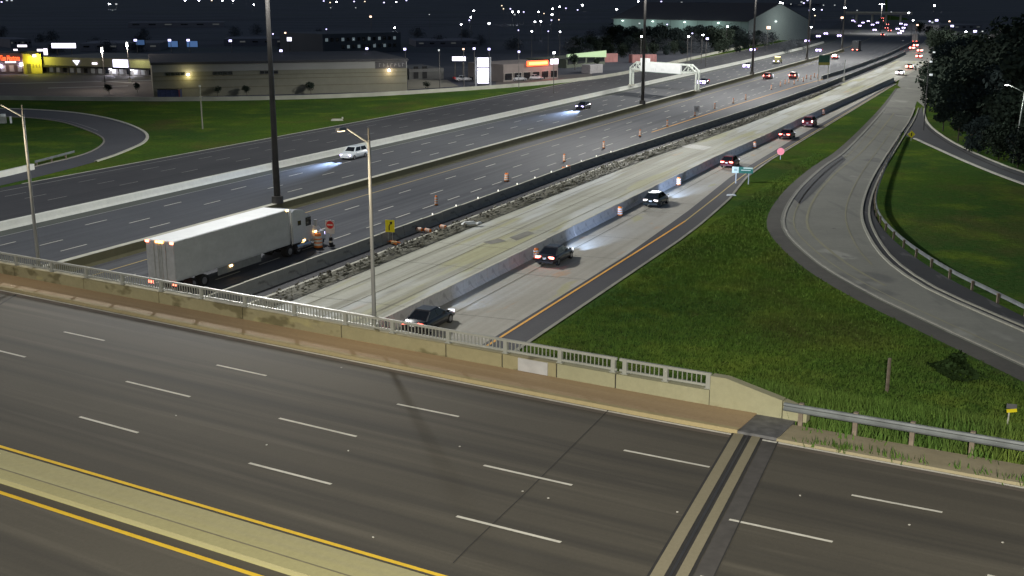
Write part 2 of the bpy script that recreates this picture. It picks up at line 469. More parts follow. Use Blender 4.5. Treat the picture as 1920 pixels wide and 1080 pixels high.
def line(name, u, s0, s1, w, mat, step=8.0, z=.045):
    f = u if callable(u) else (lambda s: u)
    return hw_strip(name, lambda s: f(s) - w / 2, lambda s: f(s) + w / 2, s0, s1, z, mat, step)
def dashes(name, u, start, cyc, s1, w, mat, ln=3.0, z=.045):
    mb = MB(); s = start
    while s < s1:
        if random.random() > .03:
            l2 = ln * random.uniform(.9, 1.05)
            mb.poly([hp(u - w / 2, s, z), hp(u + w / 2, s, z), hp(u + w / 2, s + l2, z), hp(u - w / 2, s + l2, z)], [(u - w, s), (u + w, s), (u + w, s + l2), (u - w, s + l2)])
        s += cyc
    return mb.build(name, mat, kind='structure')
line('lane_marking', -107.5, 30, 700, .14, PAINT_WD)
line('kerb_line', -109.55, 100, 700, .35, BAR_CAP, z=.06)
line('lane_marking', -90.6, 30, 700, .13, surface('rusty_edge_paint', [(.13, .09, .06), (.16, .11, .07), (.1, .08, .06)], 0, fine=3))
for u, st in ((-104.3, 26), (-101.3, 26), (-98.1, 26.2)): dashes('lane_marking', u, st, 11.1, 500, .12, PAINT_WD)
line('lane_marking', -87.0, 20, 600, .14, PAINT_WD)
for u, st in ((-83.9, 26.5), (-80.6, 29), (-77.1, 28)): dashes('lane_marking', u, st, 11.45, 480, .16, PAINT_W)
line('lane_marking', -74.1, 20, 700, .2, PAINT_YD)
line('lane_marking', -67.9, 20, 420, .16, PAINT_YD)
line('lane_marking', -69.9, 20, 500, .45, AS_SH, z=.04)
for u, st, cy in ((-65.0, 32.5, 11.45), (-61.5, 33.5, 11.45), (-57.9, 25.2, 5.72)): dashes('lane_marking', u, st, cy, 330, .16, PAINT_W)
line('lane_marking', lambda s: interp(s, [(180, -57), (230, -56.0), (290, -54.0), (330, -51.5)]), 182, 330, .3, PAINT_O, z=.05)
line('lane_marking', lambda s: interp(s, [(0, -30.6), (109, -30.6), (125, -31.4), (139, -32.25), (153, -32.6), (300, -32.8)]), -20, 110, .2, PAINT_O, z=.05)
line('lane_marking', lambda s: interp(s, [(0, -30.6), (109, -30.6), (125, -31.4), (139, -32.25), (153, -32.6), (300, -32.8)]), 110, 300, .16, PAINT_YD, z=.05)
line('kerb_line', lambda s: edger(s) - .1, -20, 310, .28, plain('kerb_stone', (.22, .215, .17), .9, var=.25, scale=.5), z=.06)
line('lane_marking', lambda s: b4(s) + 2.2, 20, 160, .10, surface('old_joint_line', [(.17, .16, .12), (.2, .19, .14), (.15, .14, .11)], 0, fine=3), z=.05)
for u in (-47.0, -44.2, -41.3): line('lane_marking', lambda s, u=u: u + (b4(s) + 38.3) * .8, -20, 300, .09, surface('old_joint_line', [(.20, .19, .14), (.24, .23, .17), (.15, .14, .11)], 0, fine=3), z=.05)
# slab joints across the concrete lanes
mb = MB()
for s in np.cumsum(rng.uniform(6, 15, 20)) + 44:
    for uL, uR in ((b3(s) + 4.6, b4(s) - .4), (b4(s) + .7, cedge(s) - .1)):
        mb.poly([hp(uL, s, .05), hp(uR, s + .4, .05), hp(uR, s + .44, .05), hp(uL, s + .04, .05)])
mb.build('slab_joint', JOINT, kind='structure')
# pale resurfaced patch in the work zone
p = [(1256, 273), (1272, 268), (1335, 276), (1320, 282)]
MB().poly([(*gp(*q), .05) for q in p]).build('concrete_patch', plain('fresh_concrete', (.52, .52, .47), .8, var=.1), kind='structure')
mb = MB()
for q in ([(905, 455), (935, 448), (950, 453), (920, 459)], [(955, 446), (990, 434), (1002, 438), (968, 452)], [(600, 535), (640, 520), (648, 524), (612, 540)]):
    mb.poly([(*gp(*r), .052) for r in q])
mb.build('asphalt_patch', plain('worn_patch', (.20, .195, .165), .9, var=.25, scale=.8), kind='structure')

# ------------------------------------------------------------------ traced side roads
def resample(pts, n):
    pts = np.array(pts, float)
    for _ in range(2):
        q = [pts[0]]
        for a, b in zip(pts[:-1], pts[1:]): q += [a * .75 + b * .25, a * .25 + b * .75]
        q.append(pts[-1]); pts = np.array(q)
    d = np.r_[0, np.cumsum(np.linalg.norm(np.diff(pts, axis=0), axis=1))]
    t = np.linspace(0, d[-1], n)
    return np.c_[np.interp(t, d, pts[:, 0]), np.interp(t, d, pts[:, 1])]
def G2(px): return [gp(*p) for p in px]
def ribbon(name, L, R, z, mat, n=48):
    L, R = resample(L, n), resample(R, n); mb = MB()
    for i in range(n - 1):
        q = [L[i], R[i], R[i + 1], L[i + 1]]
        mb.poly([(p[0], p[1], z + terrain(*p)) for p in q])
    return mb.build(name, mat, kind='structure')
def offset_curve(P, d):
    P = np.array(P); t = np.gradient(P, axis=0); t /= np.linalg.norm(t, axis=1)[:, None]
    return P + np.c_[t[:, 1], -t[:, 0]] * d
def curve_line(name, P, w, z, mat, h=0.0):
    P = np.array(P); A, B = offset_curve(P, -w / 2), offset_curve(P, w / 2); mb = MB()
    for i in range(len(P) - 1):
        q = [A[i], B[i], B[i + 1], A[i + 1]]
        top = [(p[0], p[1], z + h + terrain(*p)) for p in q]
        mb.poly(top)
        if h:
            for s0, s1 in ((0, 3), (2, 1)):
                a, b = top[s0], top[s1]
                mb.poly([a, b, (b[0], b[1], b[2] - h - .05), (a[0], a[1], a[2] - h - .05)])
    return mb.build(name, mat, kind='structure')

rampL = G2([(1985, 721), (1920, 690), (1800, 635), (1700, 588), (1640, 560), (1545, 508), (1490, 462), (1462, 430), (1463, 402), (1484, 366), (1510, 338), (1545, 308), (1576, 290), (1628, 236), (1660, 200), (1683, 166)])
rampR = G2([(1990, 654), (1920, 622), (1820, 580), (1740, 544), (1690, 513), (1650, 480), (1620, 430), (1613, 396), (1626, 352), (1648, 312), (1668, 282), (1686, 254), (1706, 226), (1716, 200), (1722, 180), (1727, 160)])
railP = G2([(1990, 628), (1920, 592), (1850, 557), (1780, 522), (1705, 474), (1655, 428), (1638, 392), (1647, 352), (1668, 302), (1684, 270), (1690, 256)])
RL, RR, RG = resample(rampL, 60), resample(rampR, 60), resample(railP, 60)
_o = np.interp(np.arange(60), [0, 22, 34, 59], [1.7, 1.1, .8, .5])[:, None]
ribbon('road_verge', RL + (offset_curve(RL, -1.0) - RL) * _o, RL, .012, DIRT_DK, 60)
ribbon('ramp_road', RL, RR, .03, CONC_RAMP, 60)
ribbon('ramp_gutter', RR[:46], offset_curve(RG, -.2), .026, surface('gutter_asphalt', [(.028, .029, .031), (.036, .037, .038), (.05, .05, .05)], 0, coord='Object', fine=2.5, patch=[((.09, .09, .088), 6.0, .6, .6, .9, .25)]), 60)
curve_line('kerb', RR[:44], .25, .03, plain('ramp_kerb_stone', (.27, .265, .22), .9), .1)
curve_line('kerb', offset_curve(RR, .75)[:44], .2, .03, plain('ramp_kerb_stone', (.25, .245, .2), .9), .08)
curve_line('kerb', offset_curve(RL, .35)[:46], .2, .03, plain('dull_kerb_stone', (.24, .235, .2), .9), .06)
FAINT = surface('faded_ramp_paint', [(.20, .19, .12), (.24, .23, .15), (.16, .16, .13)], 0, coord='Object', fine=2, blot=.8, bump=0)
curve_line('lane_marking', offset_curve(RL, 1.3)[0:40], .14, .05, FAINT)
curve_line('lane_marking', offset_curve(RL, 2.6)[6:44], .25, .048, FAINT)
curve_line('lane_marking', offset_curve(RR, -1.6)[6:36], .14, .05, FAINT)
# dark patched shoulder on the outer side of the ramp
ribbon('asphalt_patch', G2([(1487, 372), (1512, 344), (1546, 313), (1578, 292)]), G2([(1500, 384), (1530, 358), (1562, 322), (1586, 300)]), .05, AS_RAMP, 16)
# ramp that joins from the right
ribbon('road', G2([(1990, 372), (1920, 348), (1860, 326), (1800, 301), (1750, 278), (1715, 262), (1692, 252), (1700, 235)]),
       G2([(1990, 342), (1920, 325), (1860, 302), (1800, 275), (1765, 254), (1742, 236), (1731, 215), (1729, 200)]), .024, AS_RAMP, 40)
curve_line('kerb', resample(G2([(1990, 372), (1920, 346), (1860, 324), (1800, 299), (1750, 276), (1715, 260)]), 30), .5, .02, BAR_CAP, .08)
curve_line('kerb', resample(G2([(1990, 352), (1920, 333), (1850, 306), (1790, 277), (1750, 251), (1732, 232)]), 30), .3, .02, JOINT, .03)
curve_line('kerb', resample(G2([(1990, 342), (1920, 325), (1860, 302), (1800, 275), (1765, 254), (1742, 236), (1731, 215), (1738, 185), (1741, 150), (1736, 120)]), 40), .35, .02, BAR_CAP, .08)
ribbon('road', G2([(1683, 160), (1690, 140), (1697, 115), (1698, 90), (1696, 65), (1692, 45)]), G2([(1732, 200), (1741, 160), (1741, 130), (1733, 105), (1718, 80), (1702, 50)]), .02, CONC_RAMP, 40)
# the loop ramp on the left
loopO = G2([(-60, 203), (0, 204), (50, 205), (130, 210), (190, 219), (232, 230), (262, 242), (279, 254), (272, 268), (240, 282), (205, 296), (150, 312), (60, 335), (-60, 362)])
loopI = G2([(-60, 218), (0, 219), (60, 221), (115, 228), (152, 240), (182, 252), (197, 262), (192, 273), (168, 287), (130, 298), (90, 307), (55, 316), (0, 330), (-60, 345)])
LO, LI = resample(loopO, 60), resample(loopI, 60)
ribbon('loop_road', LO, LI, .03, surface('loop_asphalt', [(.058, .06, .068), (.07, .072, .08), (.078, .08, .086)], 0, coord='Object', fine=2), 60)
curve_line('kerb', LO[:48], .45, .03, BAR_CAP, .12)
curve_line('kerb', LI[4:], .25, .03, plain('dull_kerb_stone', (.2, .19, .16), .9), .1)
curve_line('lane_marking', offset_curve(LI, -1.3)[3:26], .12, .05, PAINT_WD)
# frontage road edge / parking areas beyond the far wall
def ground_poly(name, px, z, mat): return MB().poly([(*gp(*p), z) for p in px]).build(name, mat, kind='structure')
ground_poly('town_ground', [(-900, 186), (0, 186), (480, 187), (720, 179), (960, 163), (1120, 149), (1290, 111), (1430, 80), (1520, 64), (1600, 48), (1640, 40), (1660, 30), (1660, -6), (-900, -6)], .01, surface('town_surface', [(.050, .053, .068), (.062, .065, .080), (.045, .052, .058)], 0, coord='Object', fine=.15, blot=.5, bump=0, patch=[((.030, .032, .042), 4.0, .50, .7, .006, .012), ((.085, .085, .10), 12.0, .62, .6, .008, .02), ((.05, .06, .055), 22.0, .56, .7, .003, .006)]))
ground_poly('town_ground', [(1708, 40), (1745, 60), (1760, 80), (1800, 110), (2600, 150), (2600, -6), (1664, -6), (1664, 28), (1700, 34)], .01, surface('right_town_surface', [(.045, .046, .056), (.055, .055, .066), (.04, .043, .05)], 0, coord='Object', fine=.15, blot=.5, bump=0, patch=[((.030, .032, .042), 4.0, .50, .7, .006, .012), ((.085, .085, .10), 12.0, .62, .6, .008, .02), ((.05, .06, .055), 22.0, .56, .7, .003, .006)]))
ground_poly('parking_lot', [(-150, 184), (292, 184), (300, 150), (300, 141), (-150, 141)], .03, LOT)
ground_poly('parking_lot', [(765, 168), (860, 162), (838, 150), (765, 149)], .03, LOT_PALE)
ground_poly('parking_lot', [(930, 160), (1110, 146), (1110, 138), (930, 146)], .03, LOT)
mb = MB()
for q in ([(190, 152), (262, 156), (262, 157.5), (190, 153)], [(0, 157), (300, 150), (300, 151), (0, 158)], [(90, 165), (240, 161), (240, 162), (90, 166)]): mb.poly([(*gp(*p), .06) for p in q])
mb.build('parking_marking', PAINT_WD, kind='structure')

# ------------------------------------------------------------------ bridge deck
def deck_strip(name, b0, b1, a0, a1, z, mat, step=2.0, kind='structure', parent=None):
    n = max(1, int((a1 - a0) / step)); aa = np.linspace(a0, a1, n + 1); mb = MB()
    for p, q in zip(aa[:-1], aa[1:]):
        mb.poly([dp(p, b0, z), dp(q, b0, z), dp(q, b1, z), dp(p, b1, z)], [(b0, p), (b0, q), (b1, q), (b1, p)])
    return mb.build(name, mat, parent, kind=kind)
def deck_kerb(name, b0, b1, a0, a1, z0, z1, mat, step=2.0, kind='structure', parent=None):
    n = max(1, int(round((a1 - a0) / step))); aa = np.linspace(a0, a1, n + 1); mb = MB()
    for i, (p, q) in enumerate(zip(aa[:-1], aa[1:])):
        P = [dp(p, b0, z0), dp(p, b1, z0), dp(p, b1, z1), dp(p, b0, z1)]; Q = [dp(q, b0, z0), dp(q, b1, z0), dp(q, b1, z1), dp(q, b0, z1)]
        for j in (0, 2, 3, 1):
            k = (j + 1) % 4
            mb.poly([P[j], Q[j], Q[k], P[k]], [(b0, p), (b0, q), (b1, q), (b1, p)])
        if i == 0: mb.poly(P)
        if i == n - 1: mb.poly(Q[::-1])
    return mb.build(name, mat, parent, kind=kind)

deck_strip('road', -34, 3.2, -60, 75, 0.0, AS_DECK)
deck_kerb('bridge_deck', -36, 5.8, -60, 31.0, -1.5, -.05, surface('girder_concrete', [(.2, .19, .16), (.23, .22, .19), (.26, .25, .2)], 0, coord='Object', fine=2))
deck_strip('gutter', 2.72, 2.97, -60, 75, .005, GUTTER)
deck_strip('lane_marking', 2.97, 3.1, -60, 75, .01, PAINT_W)
deck_kerb('sidewalk', 3.2, 5.22, -60, 31.2, -.05, .15, SIDEWALK)
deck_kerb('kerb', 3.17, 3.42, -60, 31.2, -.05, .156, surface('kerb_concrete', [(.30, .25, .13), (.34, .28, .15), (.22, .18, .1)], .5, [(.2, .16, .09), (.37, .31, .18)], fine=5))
deck_strip('verge', 3.2, 4.9, 32.6, 75, .06, DIRT)
deck_kerb('kerb', 3.15, 3.35, 32.6, 75, -.05, .10, surface('kerb_concrete', [(.26, .23, .15), (.3, .27, .18), (.22, .18, .1)], .5, [(.2, .16, .09), (.33, .3, .2)], fine=5))
# drain plate over the joint in the sidewalk
deck_kerb('sidewalk', 3.2, 5.22, 31.2, 32.6, -.05, .11, plain('joint_plate_steel', (.13, .13, .135), .6, .4, var=.3, scale=3))
# lane dashes on the bridge
for b0, first, cyc, ln in ((-.06, -25.6, 9.6, 2.8), (-3.55, -21.6, 8.35, 3.35), (-7.25, -21.7, 8.25, 3.3)):
    mb = MB(); a = first
    if b0 == -.06: starts = [-28.5, -19.3, -9.6, 0.0, 9.8, 19.2, 28.5, 36.0, 45.5, 54.5]; lens = [2.8, 2.8, 2.8, 2.8, 2.8, 2.75, 3.0, 2.6, 3, 3]
    elif b0 < -7: starts = [4.8 - 16.5, 4.8 - 8.3]; starts = [ab(155, 780)[0] + k for k in (-24.8, -16.5, -8.3, 0, 5.4 + 2.98, 16.4)] ; lens = [3.2, 3.2, 3.2, 3.1, 3.4, 3.4]; starts += [ab(1318, 1075)[0]]; lens += [3.4]
    else: starts = [ab(0, 657)[0] - 8.4, ab(-40, 647)[0], ab(235, 716)[0], ab(525, 784)[0], ab(907, 873)[0], ab(1368, 974)[0], ab(1855, 1070)[0]]; lens = [3.4, 3.4, 3.6, 3.55, 3.2, 2.95, 3.2]
    for s0, l0 in zip(starts, lens):
        mb.poly([dp(s0, b0 - .06, .012), dp(s0 + l0, b0 - .06, .012), dp(s0 + l0, b0 + .06, .012), dp(s0, b0 + .06, .012)], [(0, s0), (0, s0 + l0), (.12, s0 + l0), (.12, s0)])
    mb.build('lane_marking', PAINT_W, kind='structure')
deck_strip('lane_marking', -10.86, -10.70, -60, 36, .012, PAINT_Y)
deck_strip('lane_marking', -13.32, -13.16, -60, 36, .012, PAINT_Y)
deck_kerb('median_island', -12.78, -11.22, -60, 35, -.02, .17, MED_C)
deck_strip('lane_marking', -12.30, -12.24, -60, 35, .176, plain('island_joint', (.15, .135, .085), .9), kind='structure')
# expansion joint and construction joints
jA, jB = np.array(gp(0, 0) * 0 + [7.63, 37.04]), np.array([3.58, 26.82]); jd = (jB - jA) / np.linalg.norm(jB - jA); jn = np.array([-jd[1], jd[0]])
if jn[0] < 0: jn = -jn
def joint_strip(name, o0, o1, z, mat, ext=28.0, start=-.3, h=0):
    P = [jA + jn * o0 + jd * start, jA + jn * o1 + jd * start, jA + jn * o1 + jd * ext, jA + jn * o0 + jd * ext]
    return MB().poly([(p[0], p[1], deckz(*p) + z) for p in P], [(0, 0), (o1 - o0, 0), (o1 - o0, ext), (0, ext)]).build(name, mat, kind='structure')
JC = surface('joint_concrete', [(.19, .17, .11), (.225, .2, .135), (.16, .14, .09)], .5, [(.14, .12, .08), (.25, .22, .15)], fine=7)
joint_strip('expansion_joint', -.10, 1.0, .016, JOINT)
joint_strip('joint_band', -.02, .32, .026, JC)
joint_strip('joint_band', .43, .50, .024, plain('joint_steel', (.06, .06, .062), .5, .5))
joint_strip('joint_band', .60, .90, .026, JC)
joint_strip('asphalt_patch', 1.02, 1.5, .008, plain('joint_asphalt', (.058, .054, .05), .9, var=.15))
joint_strip('crack', 1.5, 1.54, .014, JOINT)
def deck_crack(px, w):
    pts = [np.array(dp(*ab(*p), .011)) for p in px]; mb = MB()
    for p, q in zip(pts[:-1], pts[1:]):
        d = (q - p)[:2]; d /= np.linalg.norm(d); n = np.array([-d[1], d[0], 0]) * w / 2
        mb.poly([p - n, p + n, q + n, q - n])
    mb.build('crack', JOINT, kind='structure')
deck_crack([(1141, 769), (1098, 812), (1040, 870), (985, 925), (880, 1025), (850, 1056)], .035)
deck_crack([(32, 552), (10, 566), (-40, 596)], .12)

mb = MB()
for px, py in ((653, 846), (1270, 961), (1028, 935), (640, 690), (862, 838), (500, 835), (700, 1008), (1705, 985), (900, 700), (330, 780), (1500, 930), (1880, 1018), (980, 922)):
    p_ = dp(*ab(px, py), .02); mb.box(p_, (.055, .045, .02), random.uniform(0, 3))
tag(mb.build('litter', plain('dusty_paper', (.38, .37, .33), .8), kind='stuff'), 'tiny pale scraps of litter scattered on the bridge asphalt', 'litter')

# ------------------------------------------------------------------ parapet, railing, guardrail
par = thing('bridge_parapet', 'stained concrete bridge parapet wall with a sloped end block', 'parapet wall', dp(10, 5.4, .15), 0)
cuts = [-34.5, -28.7, -23, -17.3, -11.7, -5.8, 0, 5.8, 11.9, 17.6, 20.4, 22.95, 25.55, 29.4]
def to_local(o, root):
    o.parent = root; o.matrix_parent_inverse = Matrix.Identity(4); o.location = -Vector(root.location)
for i, (p, q) in enumerate(zip(cuts[:-1], cuts[1:])):
    m_ = WALLC if q < 23 else WALLC2
    o = deck_kerb('wall_panel', 5.2, 5.6, p + .03, q - .03, .1, .72, m_, step=1.45, kind=None)
    to_local(o, par)
o = deck_kerb('wall_joint', 5.24, 5.58, -34.5, 29.5, .08, .69, JOINT, step=2.9, kind=None); to_local(o, par)
# end block: full height, then sloping down to the guardrail
mb = MB(); prof = [(29.4, 1.28), (30.0, 1.28), (31.25, .98), (32.1, .78)]
P = [[dp(a, 5.2, .1), dp(a, 5.6, .1), dp(a, 5.6, z), dp(a, 5.2, z)] for a, z in prof]
mb.loft(P); o = mb.build('end_block', WALLC2, kind=None); to_local(o, par)
mb = MB(); mb.loft([[dp(a, b, z) for b, z in ((5.2, .1), (5.6, .1), (5.6, zz), (5.2, zz))] for a, zz in ((32.14, .76), (33.0, .52))])
o = mb.build('end_block', WALLC2); to_local(o, par)
a0, b0 = ab(973, 695, .3); a0 = ab(975, 680, .45)[0]; a1 = ab(1030, 690, .45)[0]
mb = MB(); mb.loft([[dp(a, b, z) for b, z in ((5.15, .17), (5.2, .17), (5.2, .70), (5.15, .70))] for a in (a0, a1)])
o = mb.build('cover_plate', plain('plate_metal', (.42, .42, .42), .5, .3, var=.1)); to_local(o, par); o['label'] = 'pale grey metal cover plate'

rail = thing('bridge_railing', 'pale steel railing of thin balusters on top of the concrete parapet', 'railing', dp(10, 5.42, .72), 0)
posts = [-34.6, -31.7, -28.8, -25.9, -23.0, -20.1, -17.2, -14.6, -11.7, -8.6, -5.75, -2.9, 0, 2.85, 5.8, 8.95, 12.0, 14.65, 17.6, 20.45, 23.0, 25.35, 25.85, 27.55, 29.25]
for nm, z0, z1, hw in (('top_rail', 1.22, 1.32, .055), ('bottom_rail', .80, .88, .045)):
    o = deck_kerb(nm, 5.42 - hw, 5.42 + hw, posts[0], 25.5, z0, z1, STEEL_P, step=1.45, kind=None); to_local(o, rail)
    o = deck_kerb(nm, 5.42 - hw, 5.42 + hw, 25.62, posts[-1] + .1, z0, z1, STEEL_P, step=1.25, kind=None); to_local(o, rail)
post_me = MB().box((0, 0, .28), (.17, .15, .57)).box((0, 0, .015), (.26, .22, .03)).mesh('post', STEEL_P)
bal_me = MB().box((0, 0, .17), (.028, .05, .34)).mesh('baluster', STEEL_P)
R0 = Vector(rail.location)
for a in posts:
    if -16 < a: part('post', post_me, rail, Vector(dp(a, 5.42, .72)) - R0, (0, 0, DHEAD))
for p, q in zip(posts[:-1], posts[1:]):
    if q - p < 1 or q < -12: continue
    n = int(round((q - p - .2) / .178))
    for k in range(1, n):
        a = p + .1 + (q - p - .2) * k / n
        part('baluster', bal_me, rail, Vector(dp(a, 5.42, .88)) - R0, (0, 0, DHEAD))

def guardrail(label, pts, zf, ppost, face, hgt=.72, name='guardrail'):
    """W-beam along a polyline of (x, y); face = +1/-1 side the beam bulges to"""
    root = thing(name, label, 'guardrail', (pts[0][0], pts[0][1], zf(*pts[0])))
    o0 = Vector(root.location); P = np.array(pts); 
    prof = [(0, -.16), (.05, -.14), (.09, -.08), (.02, -.02), (.02, .02), (.09, .08), (.05, .14), (0, .16), (-.012, .16), (.008, 0), (-.012, -.16)]
    secs = []
    t = np.gradient(P, axis=0); t /= np.linalg.norm(t, axis=1)[:, None]
    for (x, y), d in zip(P, t):
        n = np.array([d[1], -d[0]]) * face; z = zf(x, y) + hgt - .16
        secs.append([(x + n[0] * q[0] - o0.x, y + n[1] * q[0] - o0.y, z + q[1] - o0.z) for q in prof])
    MB().loft(secs).build('beam', GUARD, root, sm=False)
    pm = MB().box((0, 0, .25), (.15, .17, 1.0)).mesh('post', WOOD)
    L = np.r_[0, np.cumsum(np.linalg.norm(np.diff(P, axis=0), axis=1))]
    for dd in np.arange(.6, L[-1], ppost):
        x, y = np.interp(dd, L, P[:, 0]), np.interp(dd, L, P[:, 1]); i = min(len(t) - 1, int(np.searchsorted(L, dd)))
        n = np.array([t[i][1], -t[i][0]]) * face
        part('post', pm, root, (x - n[0] * .1 - o0.x, y - n[1] * .1 - o0.y, zf(x, y) - o0.z), (0, 0, math.atan2(t[i][1], t[i][0])))
    return root
gpts = [dp(a, 5.1)[:2] for a in np.arange(32.2, 62, 1.5)]
guardrail('steel W-beam guardrail running right from the parapet end block beside tall grass', gpts, lambda x, y: deckz(x, y) + .05, 1.9, 1)
guardrail('long curved guardrail along the inside of the concrete ramp', [tuple(p) for p in RG], lambda x, y: terrain(x, y), 3.8, 1, .8)
lr = resample(G2([(66, 312), (92, 305), (118, 298), (140, 292)]), 10)
guardrail('short low guardrail on posts beside the loop ramp grass', [tuple(p) for p in lr], lambda x, y: 0.0, 3.8, 1, .75)

# ------------------------------------------------------------------ concrete barriers
JERSEY = [(-.40, 0), (-.40, .08), (-.22, .33), (-.12, 1.0), (.12, 1.0), (.22, .33), (.40, .08), (.40, 0)]
def long_barrier(label, uf, s0, s1, prof, mats, step=8.0, capidx=None, group=None):
    mb = MB(); f = uf if callable(uf) else (lambda s: uf)
    root = thing('concrete_barrier', label, 'barrier', hp(f(s0), s0, 0), 0, group); o0 = Vector(root.location)
    ss = np.linspace(s0, s1, max(2, int((s1 - s0) / step)))
    secs = [[tuple(Vector(hp(f(s) + q[0], s, q[1])) - o0) for q in prof] for s in ss]
    mb.loft(secs); mb.build('barrier_wall', mats[0], root)
    top = max(q[1] for q in prof); xs = [q[0] for q in prof if q[1] == top]
    cb = MB(); cb.loft([[tuple(Vector(hp(f(s) + x, s, z)) - o0) for x, z in ((min(xs), top + .002), (max(xs), top + .002), (max(xs) - .01, top + .03), (min(xs) + .01, top + .03))] for s in ss])
    cb.build('barrier_cap', mats[1], root)
    return root
tall = [(-.42, 0), (-.30, .78), (.22, .78), (.30, .3), (.42, 0)]
long_barrier('long pale concrete barrier between the dark far lanes and the westbound express lanes', -89.5, -60, 560, tall, (BAR_PALE, BAR_PALE))
olive = [(-.48, 0), (-.34, .98), (.30, .98), (.36, .3), (.46, 0)]
long_barrier('stained median barrier, shade put into its olive face, carrying the high light masts', -70.75, -60, 480, olive, (BAR_SHADE, BAR_CAP))  # lit top edge put into the paler cap, shade into the wall tone
def pwall(label, px, h, w, mat, name='concrete_barrier', cat='barrier', n=40):
    P = resample(G2(px), n); A, B = offset_curve(P, -w / 2), offset_curve(P, w / 2)
    root = thing(name, label, cat, (P[0][0], P[0][1], 0)); o0 = Vector(root.location)
    MB().loft([[tuple(Vector((a[0], a[1], 0)) - o0), tuple(Vector((b[0], b[1], 0)) - o0), tuple(Vector((b[0], b[1], h)) - o0), tuple(Vector((a[0], a[1], h)) - o0)] for a, b in zip(A, B)]).build('barrier_wall', mat, root)
    return root
pwall('pale low wall along the far edge of the grass in front of the plaza', [(-120, 186), (0, 187), (160, 189), (320, 190), (480, 188), (600, 185), (720, 180), (840, 172), (960, 164), (1060, 155), (1130, 147), (1200, 134), (1290, 113), (1360, 97), (1430, 81), (1520, 65)], .85, .4, plain('low_wall_concrete', (.30, .30, .25), .9, var=.15, scale=.2), 'low_wall', 'low wall', 70)
pwall('thick pale concrete barrier end at the mouth of the loop ramp', [(-60, 346), (0, 333), (30, 326), (62, 318)], .75, .5, BAR_PALE, n=12)

def seg_barrier(label, uf, s0, s1, seg, mat, capm, full_to, flip=False):
    root = thing('concrete_barrier', label, 'barrier', hp(uf(s0), s0, 0), 0); o0 = Vector(root.location)
    mb = MB(); L = seg - .05
    mb.loft([[(x, q[0], q[1]) for q in JERSEY] for x in (-L / 2, L / 2)])
    mb.mi = 1
    mb.box((0, 0, 1.012), (L, .22, .02))
    mb.mi = 0
    me = mb.mesh('barrier_segment', [mat, capm])
    s = s0
    while s < full_to:
        a, b = Vector(hp(uf(s), s, 0)), Vector(hp(uf(s + seg), s + seg, 0)); c = (a + b) / 2; d = b - a
        part('barrier_segment', me, root, c - o0 + Vector((0, 0, random.uniform(-.03, .01))), (0, 0, math.atan2(d.y, d.x) + random.uniform(-.008, .008)))
        s += seg
    if s1 > s:
        ss = np.linspace(s, s1, int((s1 - s) / 8) + 2)
        o = MB().loft([[tuple(Vector(hp(uf(q) + x, q, z)) - o0) for x, z in JERSEY] for q in ss]).build('barrier_wall', mat, root)
    return root
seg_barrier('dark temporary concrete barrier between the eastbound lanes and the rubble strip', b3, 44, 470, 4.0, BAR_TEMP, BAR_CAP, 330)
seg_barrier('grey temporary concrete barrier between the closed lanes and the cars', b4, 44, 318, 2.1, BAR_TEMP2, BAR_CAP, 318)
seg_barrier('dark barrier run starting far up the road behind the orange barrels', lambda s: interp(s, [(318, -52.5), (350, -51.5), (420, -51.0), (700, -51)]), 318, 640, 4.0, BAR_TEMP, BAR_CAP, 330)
# reflectors on the dark barrier, given their own glow for returned light
rm = MB().box((0, 0, .08), (.06, .10, .16)).mesh('reflector', [glow('reflector_glow', (1, .97, .85), 1.6)])
par_b = [o for o in bpy.data.objects if o.name == 'concrete_barrier.003'][0]
for s in list(np.arange(98, 150, 5.1)):
    o0 = Vector(par_b.location); part('reflector', rm, par_b, Vector(hp(b3(s), s, 1.02)) - o0, (0, 0, HEAD))

# ------------------------------------------------------------------ rubble strip
def rub_lo(s): return b3(s) + 2.0
def rub_hi(s): return interp(s, [(40, -48.7), (100, -48.8), (150, -48.0), (200, -45.6), (260, -44.5), (330, -44.4)])
mb = MB(); ss = np.arange(46, 300, .8); nu = 9; hs = rng.random((len(ss), nu))
sp = 0
V = []; F = []
for i, s in enumerate(ss):
    for j in range(nu):
        k = j / (nu - 1); h = (0 if j in (0, nu - 1) else (.04 + .26 * hs[i, j] * (1 - abs(k - .5))) * (.4 + .8 * (math.sin(s * .17) * .5 + .5)))
        u = rub_lo(s) + (rub_hi(s) - rub_lo(s)) * k
        V.append(hp(u + (hs[i, j] - .5) * .25, s + (hs[i, (j + 3) % nu] - .5) * .5, .05 + h))
for i in range(len(ss) - 1):
    for j in range(nu - 1): F.append((i * nu + j, i * nu + j + 1, (i + 1) * nu + j + 1, (i + 1) * nu + j))
MB().faces(V, F).build('rubble_ground', RUBBLE, kind='structure')
mb = MB()
for _ in range(2200):
    s = random.uniform(50, 290); k = random.random(); u = rub_lo(s) + (rub_hi(s) - rub_lo(s)) * k
    r = random.uniform(.05, .19) * (1.3 if random.random() < .1 else .8); x, y, z = hp(u, s, .18 + r * .4)
    mb.mi = 0 if random.random() < .6 else 1
    mb.box((x, y, z + .1), (r * random.uniform(1, 2), r * random.uniform(.8, 1.6), r), random.uniform(0, 3), (random.uniform(.5, .9), random.uniform(.5, .9)), random.uniform(-.4, .4), random.uniform(-.4, .4))
o = mb.build('rubble', [plain('broken_concrete', (.20, .195, .155), .9, var=.3, scale=.6), plain('dark_earth_clod', (.07, .066, .05), .9, var=.3)], kind='stuff')
tag(o, 'broken concrete and earth clods along the dug up strip', 'rubble')
line('kerb', lambda s: rub_lo(s) - .15, 40, 290, .3, BAR_CAP, z=.07)
